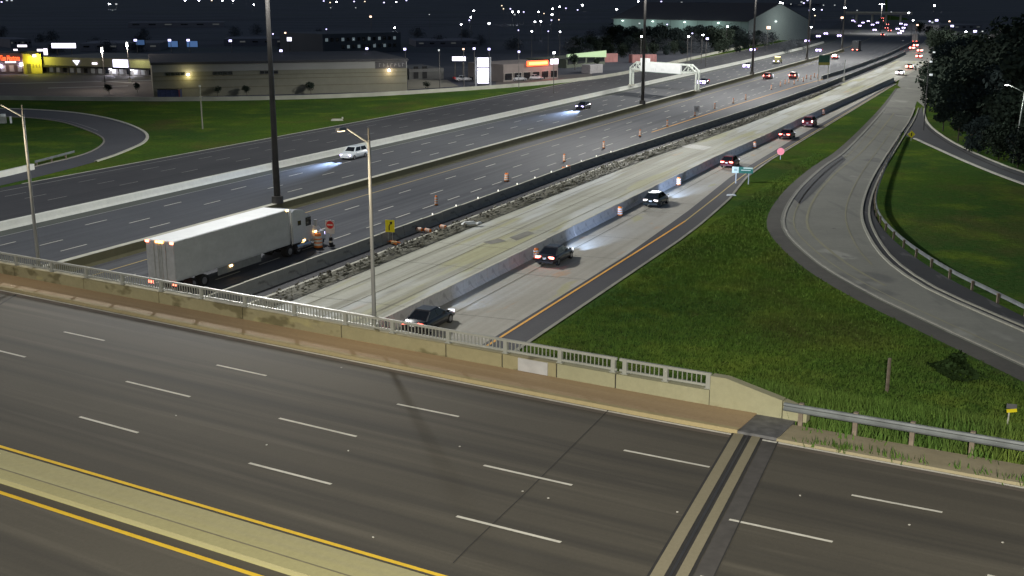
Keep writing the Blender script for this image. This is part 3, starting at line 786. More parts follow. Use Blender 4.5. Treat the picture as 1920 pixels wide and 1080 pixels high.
line('slab_edge', lambda s: rub_hi(s) + .1, 40, 290, .12, JOINT, z=.06)

# ------------------------------------------------------------------ lamps and masts
def add_light(name, parent, loc, power, color, kind='POINT', size=.5, **kw):
    l = bpy.data.lights.new(name, kind); l.energy = power; l.color = color
    if kind == 'SPOT':
        l.spot_size = kw.get('angle', 1.2); l.spot_blend = kw.get('blend', .6)
    l.shadow_soft_size = size
    if kw.get('wide'):                      # luminaires that throw wide: intensity grows towards the horizontal
        l.use_nodes = True; t = l.node_tree; em = t.nodes['Emission']
        tc = t.nodes.new('ShaderNodeTexCoord'); sx = t.nodes.new('ShaderNodeSeparateXYZ'); t.links.new(tc.outputs['Normal'], sx.inputs[0])
        ms = []
        for op, v in (('ABSOLUTE', None), ('MAXIMUM', .05), ('POWER', kw.get('gain', -2.3)), ('MINIMUM', kw['wide'])):
            m = t.nodes.new('ShaderNodeMath'); m.operation = op
            if v is not None: m.inputs[1].default_value = v
            t.links.new(ms[-1].outputs[0] if ms else sx.outputs[2], m.inputs[0]); ms.append(m)
        mr = t.nodes.new('ShaderNodeMapRange'); mr.interpolation_type = 'SMOOTHSTEP'; mr.inputs[1].default_value = .16; mr.inputs[2].default_value = .47
        t.links.new(ms[0].outputs[0], mr.inputs[0])
        mu = t.nodes.new('ShaderNodeMath'); mu.operation = 'MULTIPLY'
        t.links.new(ms[-1].outputs[0], mu.inputs[0]); t.links.new(mr.outputs[0], mu.inputs[1])
        t.links.new(mu.outputs[0], em.inputs['Strength'])
    o = bpy.data.objects.new(name, l); o.location = loc; o.rotation_euler = kw.get('rot', (0, 0, 0))
    return link(o, parent)

def mast(loc, h, label, w, group, r=.36):
    root = thing('light_mast', label, 'light mast', loc, 0, group)
    MB().tube((0, 0, 0), (0, 0, h), r, r * .38, 12).build('pole', STEEL_DK, root, sm=True)
    MB().tube((0, 0, 0), (0, 0, .75), r * 1.75, r * 1.65, 12).build('base_collar', STEEL_DK, root)
    MB().box((-r * .9, -.1, 3.2), (.06, .18, 2.6)).build('access_panel', STEEL, root)
    hb = MB(); lb = MB()
    for k in range(8):
        a = k * PI / 4; x, y = 1.5 * math.cos(a), 1.5 * math.sin(a)
        hb.tube((0, 0, h - .6), (x, y, h - .75), .05); hb.box((x, y, h - .75), (.55, .45, .35), a)
        lb.box((x, y, h - .95), (.42, .34, .04), a)
    hb.build('lamp_ring', STEEL_DK, root); lb.build('lamp_lens', G_LAMP, root)
    if w: add_light('mast_light', root, (0, 0, h - 1.3), w, (1.0, .985, .94), size=1.7, wide=14.0)
    return root
u1 = -70.75
mast_s = [us(517, 380, 1.0)[1], us(1202, 195, 1.0)[1], us(1430, 140, 1.0)[1], us(1527, 112, 1.0)[1], us(1587, 93, 1.0)[1]]
lab = ['tall dark light mast standing on the olive median barrier beside the white truck', 'tall dark light mast in front of the white sign gantry', 'dark light mast beyond the gantry, beside approaching headlights',
       'dark light mast just left of the green guide sign far up the highway', 'dark light mast farthest up the median, near the dark box truck']
for s, l in zip(mast_s, lab): mast(hp(u1, s, .98), 30, l, MAST_W, 'high light masts along the median')
mast(hp(u1, -12, .98), 30, 'tall light mast standing in the median on the near side of the bridge', MAST_W * .12, 'high light masts along the median')
fm = gp(1632, 92); sm_ = us(1632, 80)
mast((*gp(1650, 60), 0), z_at(gp(1650, 60)[1], 5), 'far light mast with a lit ring of lamps above the distant traffic', MAST_W * .35, None, .3)

def bridge_pole(a, top_px, tip_px, label, w=STREET_W, b=5.95):
    x, y, z0 = dp(a, b, -.2); h = z_at(y, top_px) - z0
    root = thing('street_lamp', label, 'street lamp', (x, y, z0), DHEAD, 'street lamps along the bridge parapet')
    MB().tube((0, 0, 0), (0, 0, h), .105, .065, 10).build('pole', STEEL_L, root, sm=True)
    MB().tube((0, 0, h), (0, 0, h + .5), .05, .03, 6).build('pole_top', STEEL_DK, root)
    MB().box((0, 0, .9), (.3, .3, .25)).build('bracket', STEEL, root)
    # arm reaches back over the roadway and rises
    tip = Vector((-.42, -.95, h + .55))
    MB().tube((0, 0, h - .15), tip, .045, .035, 8).build('arm', STEEL_L, root)
    hd = MB().box(tip + Vector((-.05, -.3, 0)), (.24, .5, .12), 0, (.7, .8)).build('lamp_head', STEEL_L, root)
    MB().box(tip + Vector((-.05, -.3, -.09)), (.14, .34, .03)).build('lamp_lens', glow('street_lens', (1, .8, .5), 3), hd)
    if w: add_light('lamp_light', root, tip + Vector((0, -1.1, -1.2)), w, (1.0, .82, .54), size=.15)
    return root
bridge_pole(solve_a(702, 5.95, .9), 262, 230, 'grey street lamp pole rising behind the bridge railing, right of the truck')
bridge_pole(solve_a(72, 5.95, .9), 214, 190, 'grey street lamp pole behind the bridge railing at the left edge')
bridge_pole(solve_a(72, 5.95, .9) - 28, 262, 230, 'street lamp pole behind the bridge railing beyond the left edge')
# floodlight mast behind the camera pole, on the near side of the bridge
zd = deckz(-.6, -10)
root = thing('flood_mast', 'floodlight mast on the near side of the bridge, behind the camera pole', 'light mast', (-.6, -10, zd), 0)
MB().tube((0, 0, 0), (0, 0, 18.5), .2, .11, 10).build('pole', STEEL_P, root, sm=True)
for q in (-.5, .5): MB().box((q, .25, 18.6), (.6, .5, .25), rx=-.3).build('lamp_head', STEEL_DK, root)
add_light('lamp_light', root, (0, .7, 18.0), 50000, (1.0, .94, .80), size=.5, wide=12.0, gain=-1.45)
root = thing('camera_pole', 'grey pole carrying the traffic camera', 'pole', (-.1, -.9, deckz(0, -.9)), 0)
MB().tube((0, 0, 0), (0, 0, 13.6), .17, .12, 10).build('pole', STEEL_P, root, sm=True); MB().box((0, 0, 2.0), (.6, .45, 1.0)).build('cabinet', STEEL, root)
# right-hand ramp lamp
x, y = gp(1899, 306)
root = thing('street_lamp', 'thin grey lamp post on the dark grass at the right edge, lamp lit', 'street lamp', (x, y, 0), 0)
h = z_at(y, 172)
MB().tube((0, 0, 0), (.55, 0, h), .11, .06, 8).build('pole', STEEL, root, sm=True)
MB().tube((.55, 0, h - .1), (-1.6, 0, h + .9), .04, .03, 6).build('arm', STEEL, root)
hd = MB().box((-1.9, 0, h + .95), (.7, .25, .12)).build('lamp_head', STEEL_DK, root)
MB().box((-1.95, -.06, h + .87), (.42, .2, .06)).build('lamp_lens', glow('ramp_lens', (.95, 1, .96), 18), hd)
add_light('lamp_light', root, (-1.9, 0, h + .6), 900, (.9, 1, .92), size=.2)

# ------------------------------------------------------------------ vehicles
PAINTS = {}
def paint(c, rough=.3):
    k = (c, rough)
    if k not in PAINTS: PAINTS[k] = plain('car_paint', c, rough, .0, .5, var=.03, coat=.6)
    return PAINTS[k]
TYRE = plain('tyre', (.015, .015, .016), .85); RIM = plain('rim', (.32, .32, .33), .35, .8)
wm = MB()
wm.tube((0, -.11, 0), (0, .11, 0), .33, .33, 18); WHEEL_ME = wm.mesh('wheel', TYRE)
wm = MB(); wm.tube((0, -.115, 0), (0, .115, 0), .21, .21, 12); RIM_ME = wm.mesh('rim', RIM)

def car_parts(root, kind, pm, lens_front, lens_rear, plate=True, detail=True):
    """car with +X forward, centred, wheels on z=0"""
    if kind == 'suv': L, Wd, H, belt, hood = 4.7, 1.9, 1.72, 1.05, 1.02
    elif kind == 'hatch': L, Wd, H, belt, hood = 4.25, 1.78, 1.48, .93, .88
    else: L, Wd, H, belt, hood = 4.75, 1.84, 1.44, .92, .82
    l, w = L / 2, Wd / 2
    st = [(-l, .60, .78, .50, .84), (-l + .12, .36, belt - .08, .92, .95), (-l + .55, .24, belt + .02, 1.0, 1), (-l + 1.3, .20, belt + .02, 1.0, 1), (0, .20, belt, 1.0, 1), (l - 1.55, .20, belt - .02, 1.0, 1),
          (l - .9, .22, hood, .99, .98), (l - .25, .28, hood - .13, .92, .93), (l, .42, .62, .74, .86)]
    secs = []
    for x, z0, z1, k, kk in st:
        ww = w * k
        secs.append([(x, -ww * .9, z0), (x, -ww, z0 + .16), (x, -ww * 1.0, (z0 + z1) / 2), (x, -ww * .95, z1 - .05), (x, -ww * .78, z1), (x, 0, z1 + .03), (x, ww * .78, z1), (x, ww * .95, z1 - .05), (x, ww, (z0 + z1) / 2), (x, ww, z0 + .16), (x, ww * .9, z0)])
    body = MB().loft(secs).build('body', pm, root, sm=True)
    # cabin
    if kind == 'suv': xr0, xr1, xf1, xf0 = -l + .12, -l + .45, .55, 1.25
    elif kind == 'hatch': xr0, xr1, xf1, xf0 = -l + .12, -l + .8, .35, 1.1
    else: xr0, xr1, xf1, xf0 = -l + .55, -l + 1.45, .25, 1.15
    wb, wr = w * .90, w * .68
    lo = [(xr0, -wb), (xr0, wb), (xf0, wb), (xf0, -wb)]; up = [(xr1, -wr), (xr1, wr), (xf1, wr), (xf1, -wr)]
    zb = belt - .02
    mb = MB()
    mb.loft([[(x, y, zb) for x, y in lo], [(x, y, H - .06) for x, y in up], [(x * .92 + (xr1 + xf1) / 2 * .08, y * .86, H) for x, y in up]])
    cab = mb.build('cabin', pm, root)
    def pane(nm, i, j, sx=.86, sz0=.10, sz1=.93, cut=(0, 1)):
        A0, A1 = Vector((*lo[i], zb)), Vector((*lo[j], zb)); B0, B1 = Vector((*up[i], H - .06)), Vector((*up[j], H - .06))
        def at(u, v): return (A0.lerp(A1, u)).lerp(B0.lerp(B1, u), v)
        u0, u1 = cut[0] + (1 - sx) / 2 * (cut[1] - cut[0]), cut[1] - (1 - sx) / 2 * (cut[1] - cut[0])
        q = [at(u0, sz0), at(u1, sz0), at(u1, sz1), at(u0, sz1)]
        n = (q[1] - q[0]).cross(q[3] - q[0]).normalized()
        if n.dot((q[0] + q[2]) / 2 - Vector(((xr1 + xf1) / 2, 0, 1.0))) < 0: n = -n
        MB().loft([[p + n * .004 for p in q], [p + n * .014 for p in q]]).build(nm, DARKGLASS, root)
    pane('rear_window', 0, 1); pane('windscreen', 2, 3)
    for s0, s1 in ((0, 3), (1, 2)):
        pane('side_window', s0, s1, .9, .12, .92, (.02, .5)); pane('side_window', s0, s1, .9, .12, .92, (.5, .96))
    for x in (-l + .95, l - .95):
        for y in (-w + .10, w - .10):
            wo = part('wheel', WHEEL_ME, root, (x, y, .33)); part('rim', RIM_ME, wo)
    for y in (-1, 1):
        MB().box((l - .16, y * w * .62, .66), (.16, .46, .2) if detail else (.3, .85, .75), y * -.28).build('headlight', lens_front, root)
        if kind == 'suv': MB().box((-l + .07, y * w * .80, .98), (.14, .2, .34), y * .1).build('taillight', lens_rear, root)
        else: MB().box((-l + .05, y * w * .64, .80), (.14, .46, .16) if detail else (.22, .75, .55), y * .22).build('taillight', lens_rear, root)
        if detail: MB().box((.95, y * (w + .08), 1.0), (.14, .2, .13)).build('door_mirror', pm, root)
    if detail:
        MB().box((-l + .0, 0, .42), (.12, Wd * .86, .2)).box((l - .02, 0, .42), (.12, Wd * .8, .2)).build('bumper', pm, root)
        if plate: MB().box((-l - .015, 0, .72), (.02, .32, .15)).build('licence_plate', plain('plate_white', (.8, .8, .8), .4), root)
    return l

def car(kind, u, s, label, color, group=None, rev=False, front=G_HEAD, rear=G_TAIL, beam=0, detail=True, cat='car', xy=None, rz=None):
    loc = hp(u, s, .035) if xy is None else (*xy, .035)
    r = (HEAD + (PI if rev else 0)) if rz is None else rz
    root = thing('suv' if kind == 'suv' else 'car', label, cat, loc, r, group)
    l = car_parts(root, kind, paint(color), front, rear, detail=detail)
    if beam:
        for y in (-.6, .6):
            add_light('headlight_beam', root, (l + .12, y, .66), beam, (.45, .62, 1.0), 'SPOT', .08, angle=.62, blend=1.0, rot=(0, -PI / 2 + math.radians(2.5 if rev else -.8), 0))
    return root
grp = 'cars in the right hand lane driving away'
HOFF = glow('headlight_bright', (.9, .93, 1), 1.2)
BEAM = 1500
car('sedan', -36.1, 66.2, 'black sedan right behind the bridge railing with its red tail lights lit', (.010, .011, .013), grp, front=HOFF, beam=BEAM * 2)
car('sedan', -35.8, 88.2, 'dark grey sedan braking beside a striped barrel, rear bumper lit', (.018, .018, .02), grp, rear=G_TAILW, front=HOFF, beam=BEAM * 8)
car('hatch', -36.1, 117.8, 'small black hatchback with pale rear lights and a white blue beam ahead', (.008, .012, .010), grp, rear=glow('pale_rear_lamp', (1, .9, .88), 2.2), front=HOFF, beam=BEAM * 9)
car('hatch', -35.8, 149.4, 'dark red hatchback with glowing tail lights near the green sign', (.10, .008, .01), grp, rear=G_TAILW, front=HOFF, beam=BEAM)
car('sedan', -35.1, 183.5, 'dark maroon sedan just behind the red SUV', (.07, .01, .012), grp, rear=G_TAILW, front=HOFF, beam=BEAM)
car('suv', -35.0, 202.5, 'red SUV with a pale roof at the head of the near lane cars', (.22, .03, .035), grp, rear=glow('pale_red_lamp', (1, .5, .48), 6), front=HOFF, beam=BEAM)
car('suv', -85.2, 135.5, 'white SUV with blue white headlights coming along the express lane', (.62, .66, .68), None, True, beam=17000, rear=SIGN_R)
car('sedan', -81.5, 215.0, 'dark car with two round headlights and a blue pool on the road', (.012, .012, .02), None, True, beam=17000, rear=SIGN_R)

def far_car(px, py, label, front=True, kind='sedan', color=(.03, .03, .035), z=0, rear=G_TAIL, group=None, proto={}):
    u, s = us(px, py)
    key = (front, kind, color, rear.name)
    d = 1.0; a, b = Vector(hp(u - bend(s), s)), Vector(hp(u - bend(s + 5), s + 5))
    t = (Vector(hp(-70, s + 3)) - Vector(hp(-70, s - 3)))
    rz = math.atan2(t.y, t.x) + (PI if front else 0)
    if key in proto:
        r = copy_tree(proto[key]); r.name = 'car'
    else:
        r = thing('car', label, 'car', (0, 0, 0))
        car_parts(r, kind, paint(color), G_HEAD if front else HOFF, rear, detail=False); proto[key] = r
    x, y = gp(px, py); r.location = (x, y, .035); r.rotation_euler = (0, 0, rz)
    tag(r, label, 'car', group)
    return r
WB = 'far cars coming with headlights on'; EB = 'far cars leaving with tail lights on'
for px, py, l in [(1319, 158, 'dark car with paired lights beside the right leg of the gantry'), (1402, 127, 'car with violet headlights a little beyond the gantry'), (1413, 96, 'car with bright headlights in the far collector lanes'),
                  (1514, 79, 'car with headlights on the collector lanes past the dark masts'), (1536, 97, 'car with low violet headlights left of the green guide sign'), (1535, 70, 'left car of a close pair with headlights, far collector lanes'),
                  (1549, 65, 'right car of a close pair with headlights, far collector lanes'), (1574, 69, 'lone car with headlights just left of the farthest mast'), (1605, 42, 'leftmost bright headlights below the far overpass'),
                  (1612, 50, 'headlights just below the leftmost pair at the far overpass'), (1636, 48, 'headlights with a violet halo under the far overpass'), (1640, 58, 'headlights in the middle lane before the far overpass'),
                  (1689, 46, 'topmost headlights of the white cluster on the far right lanes'), (1694, 54, 'middle headlights of the white cluster on the far right lanes'), (1687, 64, 'lowest and brightest headlights of the white cluster far right'),
                  (1599, 40, 'far headlights at the left end below the overpass'), (1618, 44, 'far headlights between the two left pairs below the overpass'), (1628, 41, 'far headlights in the dense group below the overpass'), (1645, 44, 'far headlights right of the dense group below the overpass'), (1698, 48, 'right hand headlights of the white cluster on the far right lanes'), (1683, 56, 'left hand headlights of the white cluster on the far right lanes'), (1691, 60, 'second lowest headlights of the white cluster far right')]:
    far_car(px, py, l, True, group=WB, rear=SIGN_R)
for px, py, l in [(1440, 148, 'red lit car leaving beside the median, left of the barrel row'), (1488, 147, 'pale red car leaving just beyond the barrel row'), (1566, 111, 'red car leaving, right of the green guide sign'),
                  (1655, 68, 'red car alone on the far eastbound lanes'), (1662, 55, 'lower of two red cars near the far overpass'), (1664, 48, 'upper of two red cars near the far overpass'), (1658, 41, 'tiny red car under the left of the far overpass'), (1668, 60, 'red car right of the lone red car on the far eastbound lanes'), (1655, 36, 'farthest orange red car below the overpass')]:
    far_car(px, py, l, False, 'suv', (.25, .05, .05), rear=G_TAILW, group=EB)
for px, py, l in [(1687, 141, 'dark car with two white lights leaving at the end of the grey barrier'), (1705, 129, 'dim red car ahead of the one at the barrier end'), (1723, 109, 'lowest red tail lights in the queue on the right'),
                  (1725, 98, 'second red tail lights in the queue on the right'), (1710, 93, 'orange red tail lights on the left of the queue'), (1717, 88, 'red tail lights upper middle of the queue')]:
    far_car(px, py, l, False, 'sedan', (.02, .02, .022), rear=(glow('white_rear', (1, .85, .85), 6) if px == 1687 else G_TAILW), group=EB)
def box_truck(px, py, label, color, lens, h=3.6):
    x, y = gp(px, py); u, s = us(px, py); root = thing('box_truck', label, 'truck', (x, y, .035), HEAD)
    MB().box((0, 0, h / 2 + .5), (7, 2.5, h)).build('cargo_box', plain('truck_box', color, .6), root)
    MB().box((4.6, 0, 1.5), (1.9, 2.2, 2.2), top=(.8, .9)).build('cab', plain('truck_cab', color, .5), root)
    MB().box((0, 0, .55), (6.8, 1.0, .2)).build('chassis', BLACK, root)
    for q in (-2.2, 4.2):
        for w in (-1, 1): part('wheel', WHEEL_ME, root, (q, w * 1.05, .42)).scale = (1.3, 1.3, 1.3)
    for w in (-1, 1): MB().box((-3.53, w * .85, .75), (.06, .5, .22)).build('taillight', lens, root)
box_truck(1605, 96, 'dark box truck leaving with a pale red rear beside the farthest mast', (.04, .045, .05), G_TAILW)
box_truck(1716, 80, 'pale topped truck at the head of the queue on the right', (.35, .32, .30), G_TAIL)
# service truck with amber roof bar
x, y = gp(1458, 119); root = thing('pickup_truck', 'truck with an amber light bar above two headlights, far express lane', 'truck', (x, y, .035), HEAD + PI)
MB().box((0, 0, .85), (5.4, 2.0, .8)).build('body', paint((.3, .28, .1)), root); MB().box((.4, 0, 1.6), (2.2, 1.8, .8), top=(.75, .85)).build('cabin', paint((.3, .28, .1)), root)
MB().box((.4, 0, 2.15), (.5, 1.7, .3)).build('light_bar', glow('amber_bar', (1, .75, .35), 3), root)
for w in (-1, 1):
    MB().box((2.68, w * .75, .85), (.1, .4, .25)).build('headlight', G_HEAD, root)
    for q in (-1.7, 1.7): part('wheel', WHEEL_ME, root, (q, w * .9, .36))
for px, py, l in [(972, 152, 'pale car parked left in front of the red sign shop'), (1003, 150, 'pale car parked right in front of the red sign shop'), (868, 152, 'grey car parked beside the tall white pole sign')]:
    car('sedan', 0, 0, l, (.35, .35, .36), 'cars parked at the plaza', front=DARKGLASS, rear=SIGN_R, detail=False, xy=gp(px, py), rz=.35)

# ------------------------------------------------------------------ the semi trailer truck
def semi():
    root = thing('semi_truck', 'white semi trailer truck with lit red and amber marker lights', 'truck', hp(-58.5, 65.6, .035), HEAD)
    TW = surface('trailer_white', [(.46, .47, .45), (.50, .51, .49), (.40, .41, .39)], .35, [(.36, .365, .345), (.55, .56, .54)], coord='Object', sc=(.2, 8), fine=1.2, blot=.35, rough=.5, bump=0); CABW = paint((.48, .5, .52))
    Lt, w, z0, z1 = 14.6, 1.3, 1.12, 4.12
    MB().box((Lt / 2, 0, (z0 + z1) / 2), (Lt, 2 * w, z1 - z0 - .02)).build('trailer_box', TW, root)
    MB().box((Lt / 2, 0, z1 + .02), (Lt - .04, 2 * w - .08, .06)).build('trailer_roof', VMSW, root)
    rb = MB()
    for y in (-w, w):
        for z in (z0 + .06, z1 - .06): rb.box((Lt / 2, y * 1.006, z), (Lt, .05, .12))
        for k in (0, 1): rb.box((.06 + k * (Lt - .12), y * 1.004, (z0 + z1) / 2), (.1, .03, z1 - z0 - .2))
    rb.build('side_rail', plain('trailer_rail', (.45, .46, .45), .5, .3), root)
    dd = MB()
    for y in (-.66, .66): dd.box((-.03, y, (z0 + z1) / 2), (.05, 1.25, z1 - z0 - .12))
    dd.build('rear_door', plain('trailer_door', (.38, .39, .39), .5), root)
    for y in (-.55, -.15, .15, .55): MB().tube((-.09, y, z0 + .1), (-.09, y, z1 - .1), .025, n=6).build('door_bar', STEEL, root)
    MB().box((Lt / 2 + .2, 0, .98), (Lt - 1.5, 1.1, .22)).build('trailer_frame', BLACK, root)
    MB().box((7.7, -w + .05, .80), (5.6, .04, .62)).build('side_skirt', plain('skirt_grey', (.20, .21, .2), .6), root)
    MB().box((7.7, w - .05, .80), (5.6, .04, .62)).build('side_skirt', plain('skirt_grey', (.20, .21, .2), .6), root)
    MB().box((.05, 0, .52), (.1, 2.3, .12)).box((.05, -.8, .8), (.08, .08, .5)).box((.05, .8, .8), (.08, .08, .5)).build('rear_guard', STEEL, root)
    ww = MB().tube((0, -.14, 0), (0, .14, 0), .5, .5, 20).mesh('wheel', TYRE); rr = MB().tube((0, -.15, 0), (0, .15, 0), .28, .28, 14).mesh('rim', RIM)
    for x in (1.9, 3.2, 14.6, 15.9):
        for y in (-1.15, -.82, .82, 1.15):
            o = part('wheel', ww, root, (x, y, .5)); part('rim', rr, o)
    for y in (-1.08, 1.08): o = part('wheel', ww, root, (19.5, y, .5)); part('rim', rr, o)
    # tractor: sleeper, cab, hood
    c0 = Lt + .75
    MB().box((17.4, 0, .82), (6.0, 1.0, .26)).build('chassis', BLACK, root)
    MB().loft([[(x, -ww_, z0_), (x, ww_, z0_), (x, ww_ * .96, z1_), (x, -ww_ * .96, z1_)] for x, ww_, z0_, z1_ in ((c0, 1.2, 1.0, 3.75), (c0 + .3, 1.22, 1.0, 3.95), (c0 + 1.5, 1.22, 1.0, 3.75), (c0 + 1.9, 1.2, 1.0, 3.5))]).build('sleeper', CABW, root)
    MB().loft([[(x, -ww_, z0_), (x, ww_, z0_), (x, ww_ * .93, z1_), (x, -ww_ * .93, z1_)] for x, ww_, z0_, z1_ in ((c0 + 1.9, 1.18, .95, 3.3), (c0 + 2.6, 1.18, .95, 3.15), (c0 + 3.1, 1.15, .95, 2.15))]).build('cab', CABW, root)
    MB().loft([[(x, -ww_, .6), (x, ww_, .6), (x, ww_ * .85, z1_), (x, -ww_ * .85, z1_)] for x, ww_, z1_ in ((c0 + 3.1, 1.05, 2.05), (c0 + 4.4, .95, 1.8), (c0 + 4.9, .85, 1.45))]).build('hood', CABW, root)
    MB().loft([[(c0 + 2.63, -1.0, 3.08), (c0 + 2.63, 1.0, 3.08), (c0 + 3.13, 1.0, 2.2), (c0 + 3.13, -1.0, 2.2)], [(c0 + 2.66, -1.0, 3.10), (c0 + 2.66, 1.0, 3.10), (c0 + 3.16, 1.0, 2.22), (c0 + 3.16, -1.0, 2.22)]]).build('windscreen', DARKGLASS, root)
    for y in (-1.16, 1.16):
        MB().box((c0 + 2.35, y, 2.6), (.75, .06, .75)).build('side_window', DARKGLASS, root)
        MB().box((c0 + .9, y * 1.06, 2.7), (.45, .03, .4)).build('sleeper_window', DARKGLASS, root)
        MB().tube((c0 + .3, y * .92, .62), (c0 + 2.3, y * .92, .62), .33, n=14).build('fuel_tank', CHROME, root)
        MB().box((c0 + 4.2, y * .93, 1.0), (1.3, .3, .75), top=(.75, .9)).build('fender', CABW, root)
        MB().box((c0 + 3.0, y * 1.25, 2.35), (.15, .28, .6)).build('door_mirror', plain('mirror_white', (.5, .5, .5), .4), root)
        MB().box((c0 + 4.85, y * .82, 1.05), (.15, .35, .25)).build('headlight', G_HEAD, root)
        MB().tube((c0 - .05, y * .85, .9), (c0 - .05, y * .85, 3.9), .09, n=8).build('exhaust_stack', CHROME, root)
        MB().box((.02 - .07, y * .95, .92), (.06, .42, .2)).build('taillight', glow('trailer_tail', (1, .12, .07), 10), root)
        MB().box((-.08, y * 1.0, z1 - .06), (.06, .3, .14)).build('marker_light', G_REDM, root)
        MB().box((1.6, y * 1.02, .55), (.03, .6, .8)).build('mud_flap', BLACK, root)
    MB().box((c0 + 4.95, 0, .6), (.25, 2.2, .4)).build('bumper', CHROME, root)
    for y in (-.25, 0, .25): MB().box((-.09, y, z1 - .05), (.06, .2, .14)).build('marker_light', glow('orange_marker', (1, .4, .1), 10), root)
    for x, z in ((6.5, .98), (Lt - .2, z1 - .02), (c0 + 1.5, 1.05), (c0 + 3.3, 1.5)): MB().box((x, -w - .02 if x < 16 else -1.22, z), (.34, .05, .14)).build('marker_light', G_AMBER, root)
    for y in (-.7, 0, .7): MB().box((c0 + 2.0, y, 3.5), (.15, .15, .08)).build('marker_light', G_AMBER, root)
    return root
semi()

# ------------------------------------------------------------------ traffic control
def barrel_parts(root, lie=False):
    MB().lathe([(.32, 0), (.32, .06), (.30, .07)], 14).build('rubber_base', BLACK, root)
    b = MB().lathe([(.29, .07), (.27, .45), (.24, .8), (.19, 1.0)], 14).build('drum', ORANGE, root, sm=True)
    for z in (.28, .52, .76):
        r = .29 - (z - .07) * .048
        MB().lathe([(r + .012, z - .075), (r + .006, z + .075)], 14).build('reflective_band', REFL_W, root)
    MB().tube((-.06, 0, 1.02), (.06, 0, 1.02), .03, n=6).build('handle', BLACK, root)
barrel_proto = None
def barrel(xy, label, group, z=.04, sc=1.0, tilt=None):
    global barrel_proto
    if barrel_proto is None:
        r = thing('traffic_barrel', label, 'traffic barrel', (0, 0, 0)); barrel_parts(r); barrel_proto = r
    else: r = copy_tree(barrel_proto); r.name = 'traffic_barrel'
    r.location = (*xy, z); r.scale = (sc,) * 3 if isinstance(sc, (int, float)) else sc; r.rotation_euler = tilt or (0, 0, random.uniform(0, 6))
    return tag(r, label, 'traffic barrel', group)
g1 = 'barrels spaced along the eastbound lanes'
for px, py, l in [(818, 386, 'barrel at the lane line nearest the yellow arrow sign'), (950, 341, 'bright yellow lit barrel beside the row of barrier reflectors'), (1058, 304, 'pale barrel just above the pair by the dark barrier'),
                  (1132, 279, 'dark seen thin barrel, third up the lane line from the bright one'), (1200, 256, 'barrel standing where the lane dashes end'), (1251, 237, 'orange barrel at the start of the orange line'), (1303, 218, 'orange barrel under the small white sign')]:
    barrel(gp(px, py), l, g1, sc=(1.05 if px == 950 else (.62, .62, 1.08)))
for k, (px, py, l) in enumerate([(1057, 329, 'left barrel of a pair beyond the dark barrier top'), (1066, 326, 'right barrel of a pair beyond the dark barrier top')]): barrel(gp(px, py), l, 'pair of barrels by the dark barrier', sc=1.05)
row = [(1340, 204), (1375, 194), (1398, 187), (1446, 168), (1463, 162), (1472, 158), (1479, 156), (1489, 158), (1496, 152), (1506, 153), (1512, 148), (1520, 149), (1527, 145), (1533, 147)]
for px, py in row: barrel(gp(px, py), 'small orange barrel in the far tapering row beside the eastbound lanes', 'far tapering row of barrels', sc=(.6, .6, 1.05))
g2 = 'striped barrels along the grey barrier'
for px, py, l in [(1000, 486, 'bright striped barrel beside the braking grey sedan'), (1148, 404, 'striped barrel against the grey barrier behind the black hatchback'), (1257, 347, 'striped barrel in the blue beam ahead of the black hatchback'),
                  (1393, 277, 'striped barrel by the barrier between the two red cars'), (1513, 214, 'striped barrel by the barrier just beyond the red SUV')]:
    u, s = us(px, py); barrel(hp(max(u, b4(s) + .75), s)[:2], l, g2, sc=.95)
barrel(gp(597, 466), 'tall striped barrel in front of the truck nose', None, sc=1.35)
# barrels lying in the rubble
for px, py, l in [(782, 435, 'tipped over barrel, left of two lying by the rubble'), (797, 437, 'tipped over barrel, right of two lying by the rubble'), (826, 430, 'orange barrel lying alone beside the rubble')]:
    x, y = gp(px, py); barrel((x, y), l, 'barrels lying tipped over', z=.3, sc=.72, tilt=(PI / 2, 0, HEAD + random.uniform(-.3, .3)))
def plate_box(mb, cx, cz, w, h, y=0.0, t=.03): return mb.box((cx, y, cz), (w, t, h))
def disc(c, r, y, t, n=24):
    return MB().tube((c[0], y, c[1]), (c[0], y - t, c[1]), r, r, n)
# do not enter sign
x, y = gp(621, 462)
root = thing('do_not_enter_sign', 'red disc no entry sign on a white board by the truck nose', 'road sign', (x, y, .04), -.28)
MB().lathe([(.35, 0), (.35, .1), (.2, .14), (.16, .75), (.12, .8)], 12).build('base', BLACK, root)
MB().lathe([(.2, .35), (.18, .5)], 12).build('reflective_band', REFL_W, root)
MB().box((0, 0, 1.5), (.06, .06, 1.8)).build('post', STEEL, root)
b = plate_box(MB(), 0, 1.75, .85, 1.2, -.06).build('sign_board', plain('sign_white', (.55, .55, .55), .5), root)
disc((0, 1.95), .36, -.08, .015).build('red_disc', SIGN_R, b)
MB().box((0, -.1, 1.95), (.52, .012, .11)).build('white_bar', REFL_W, b)
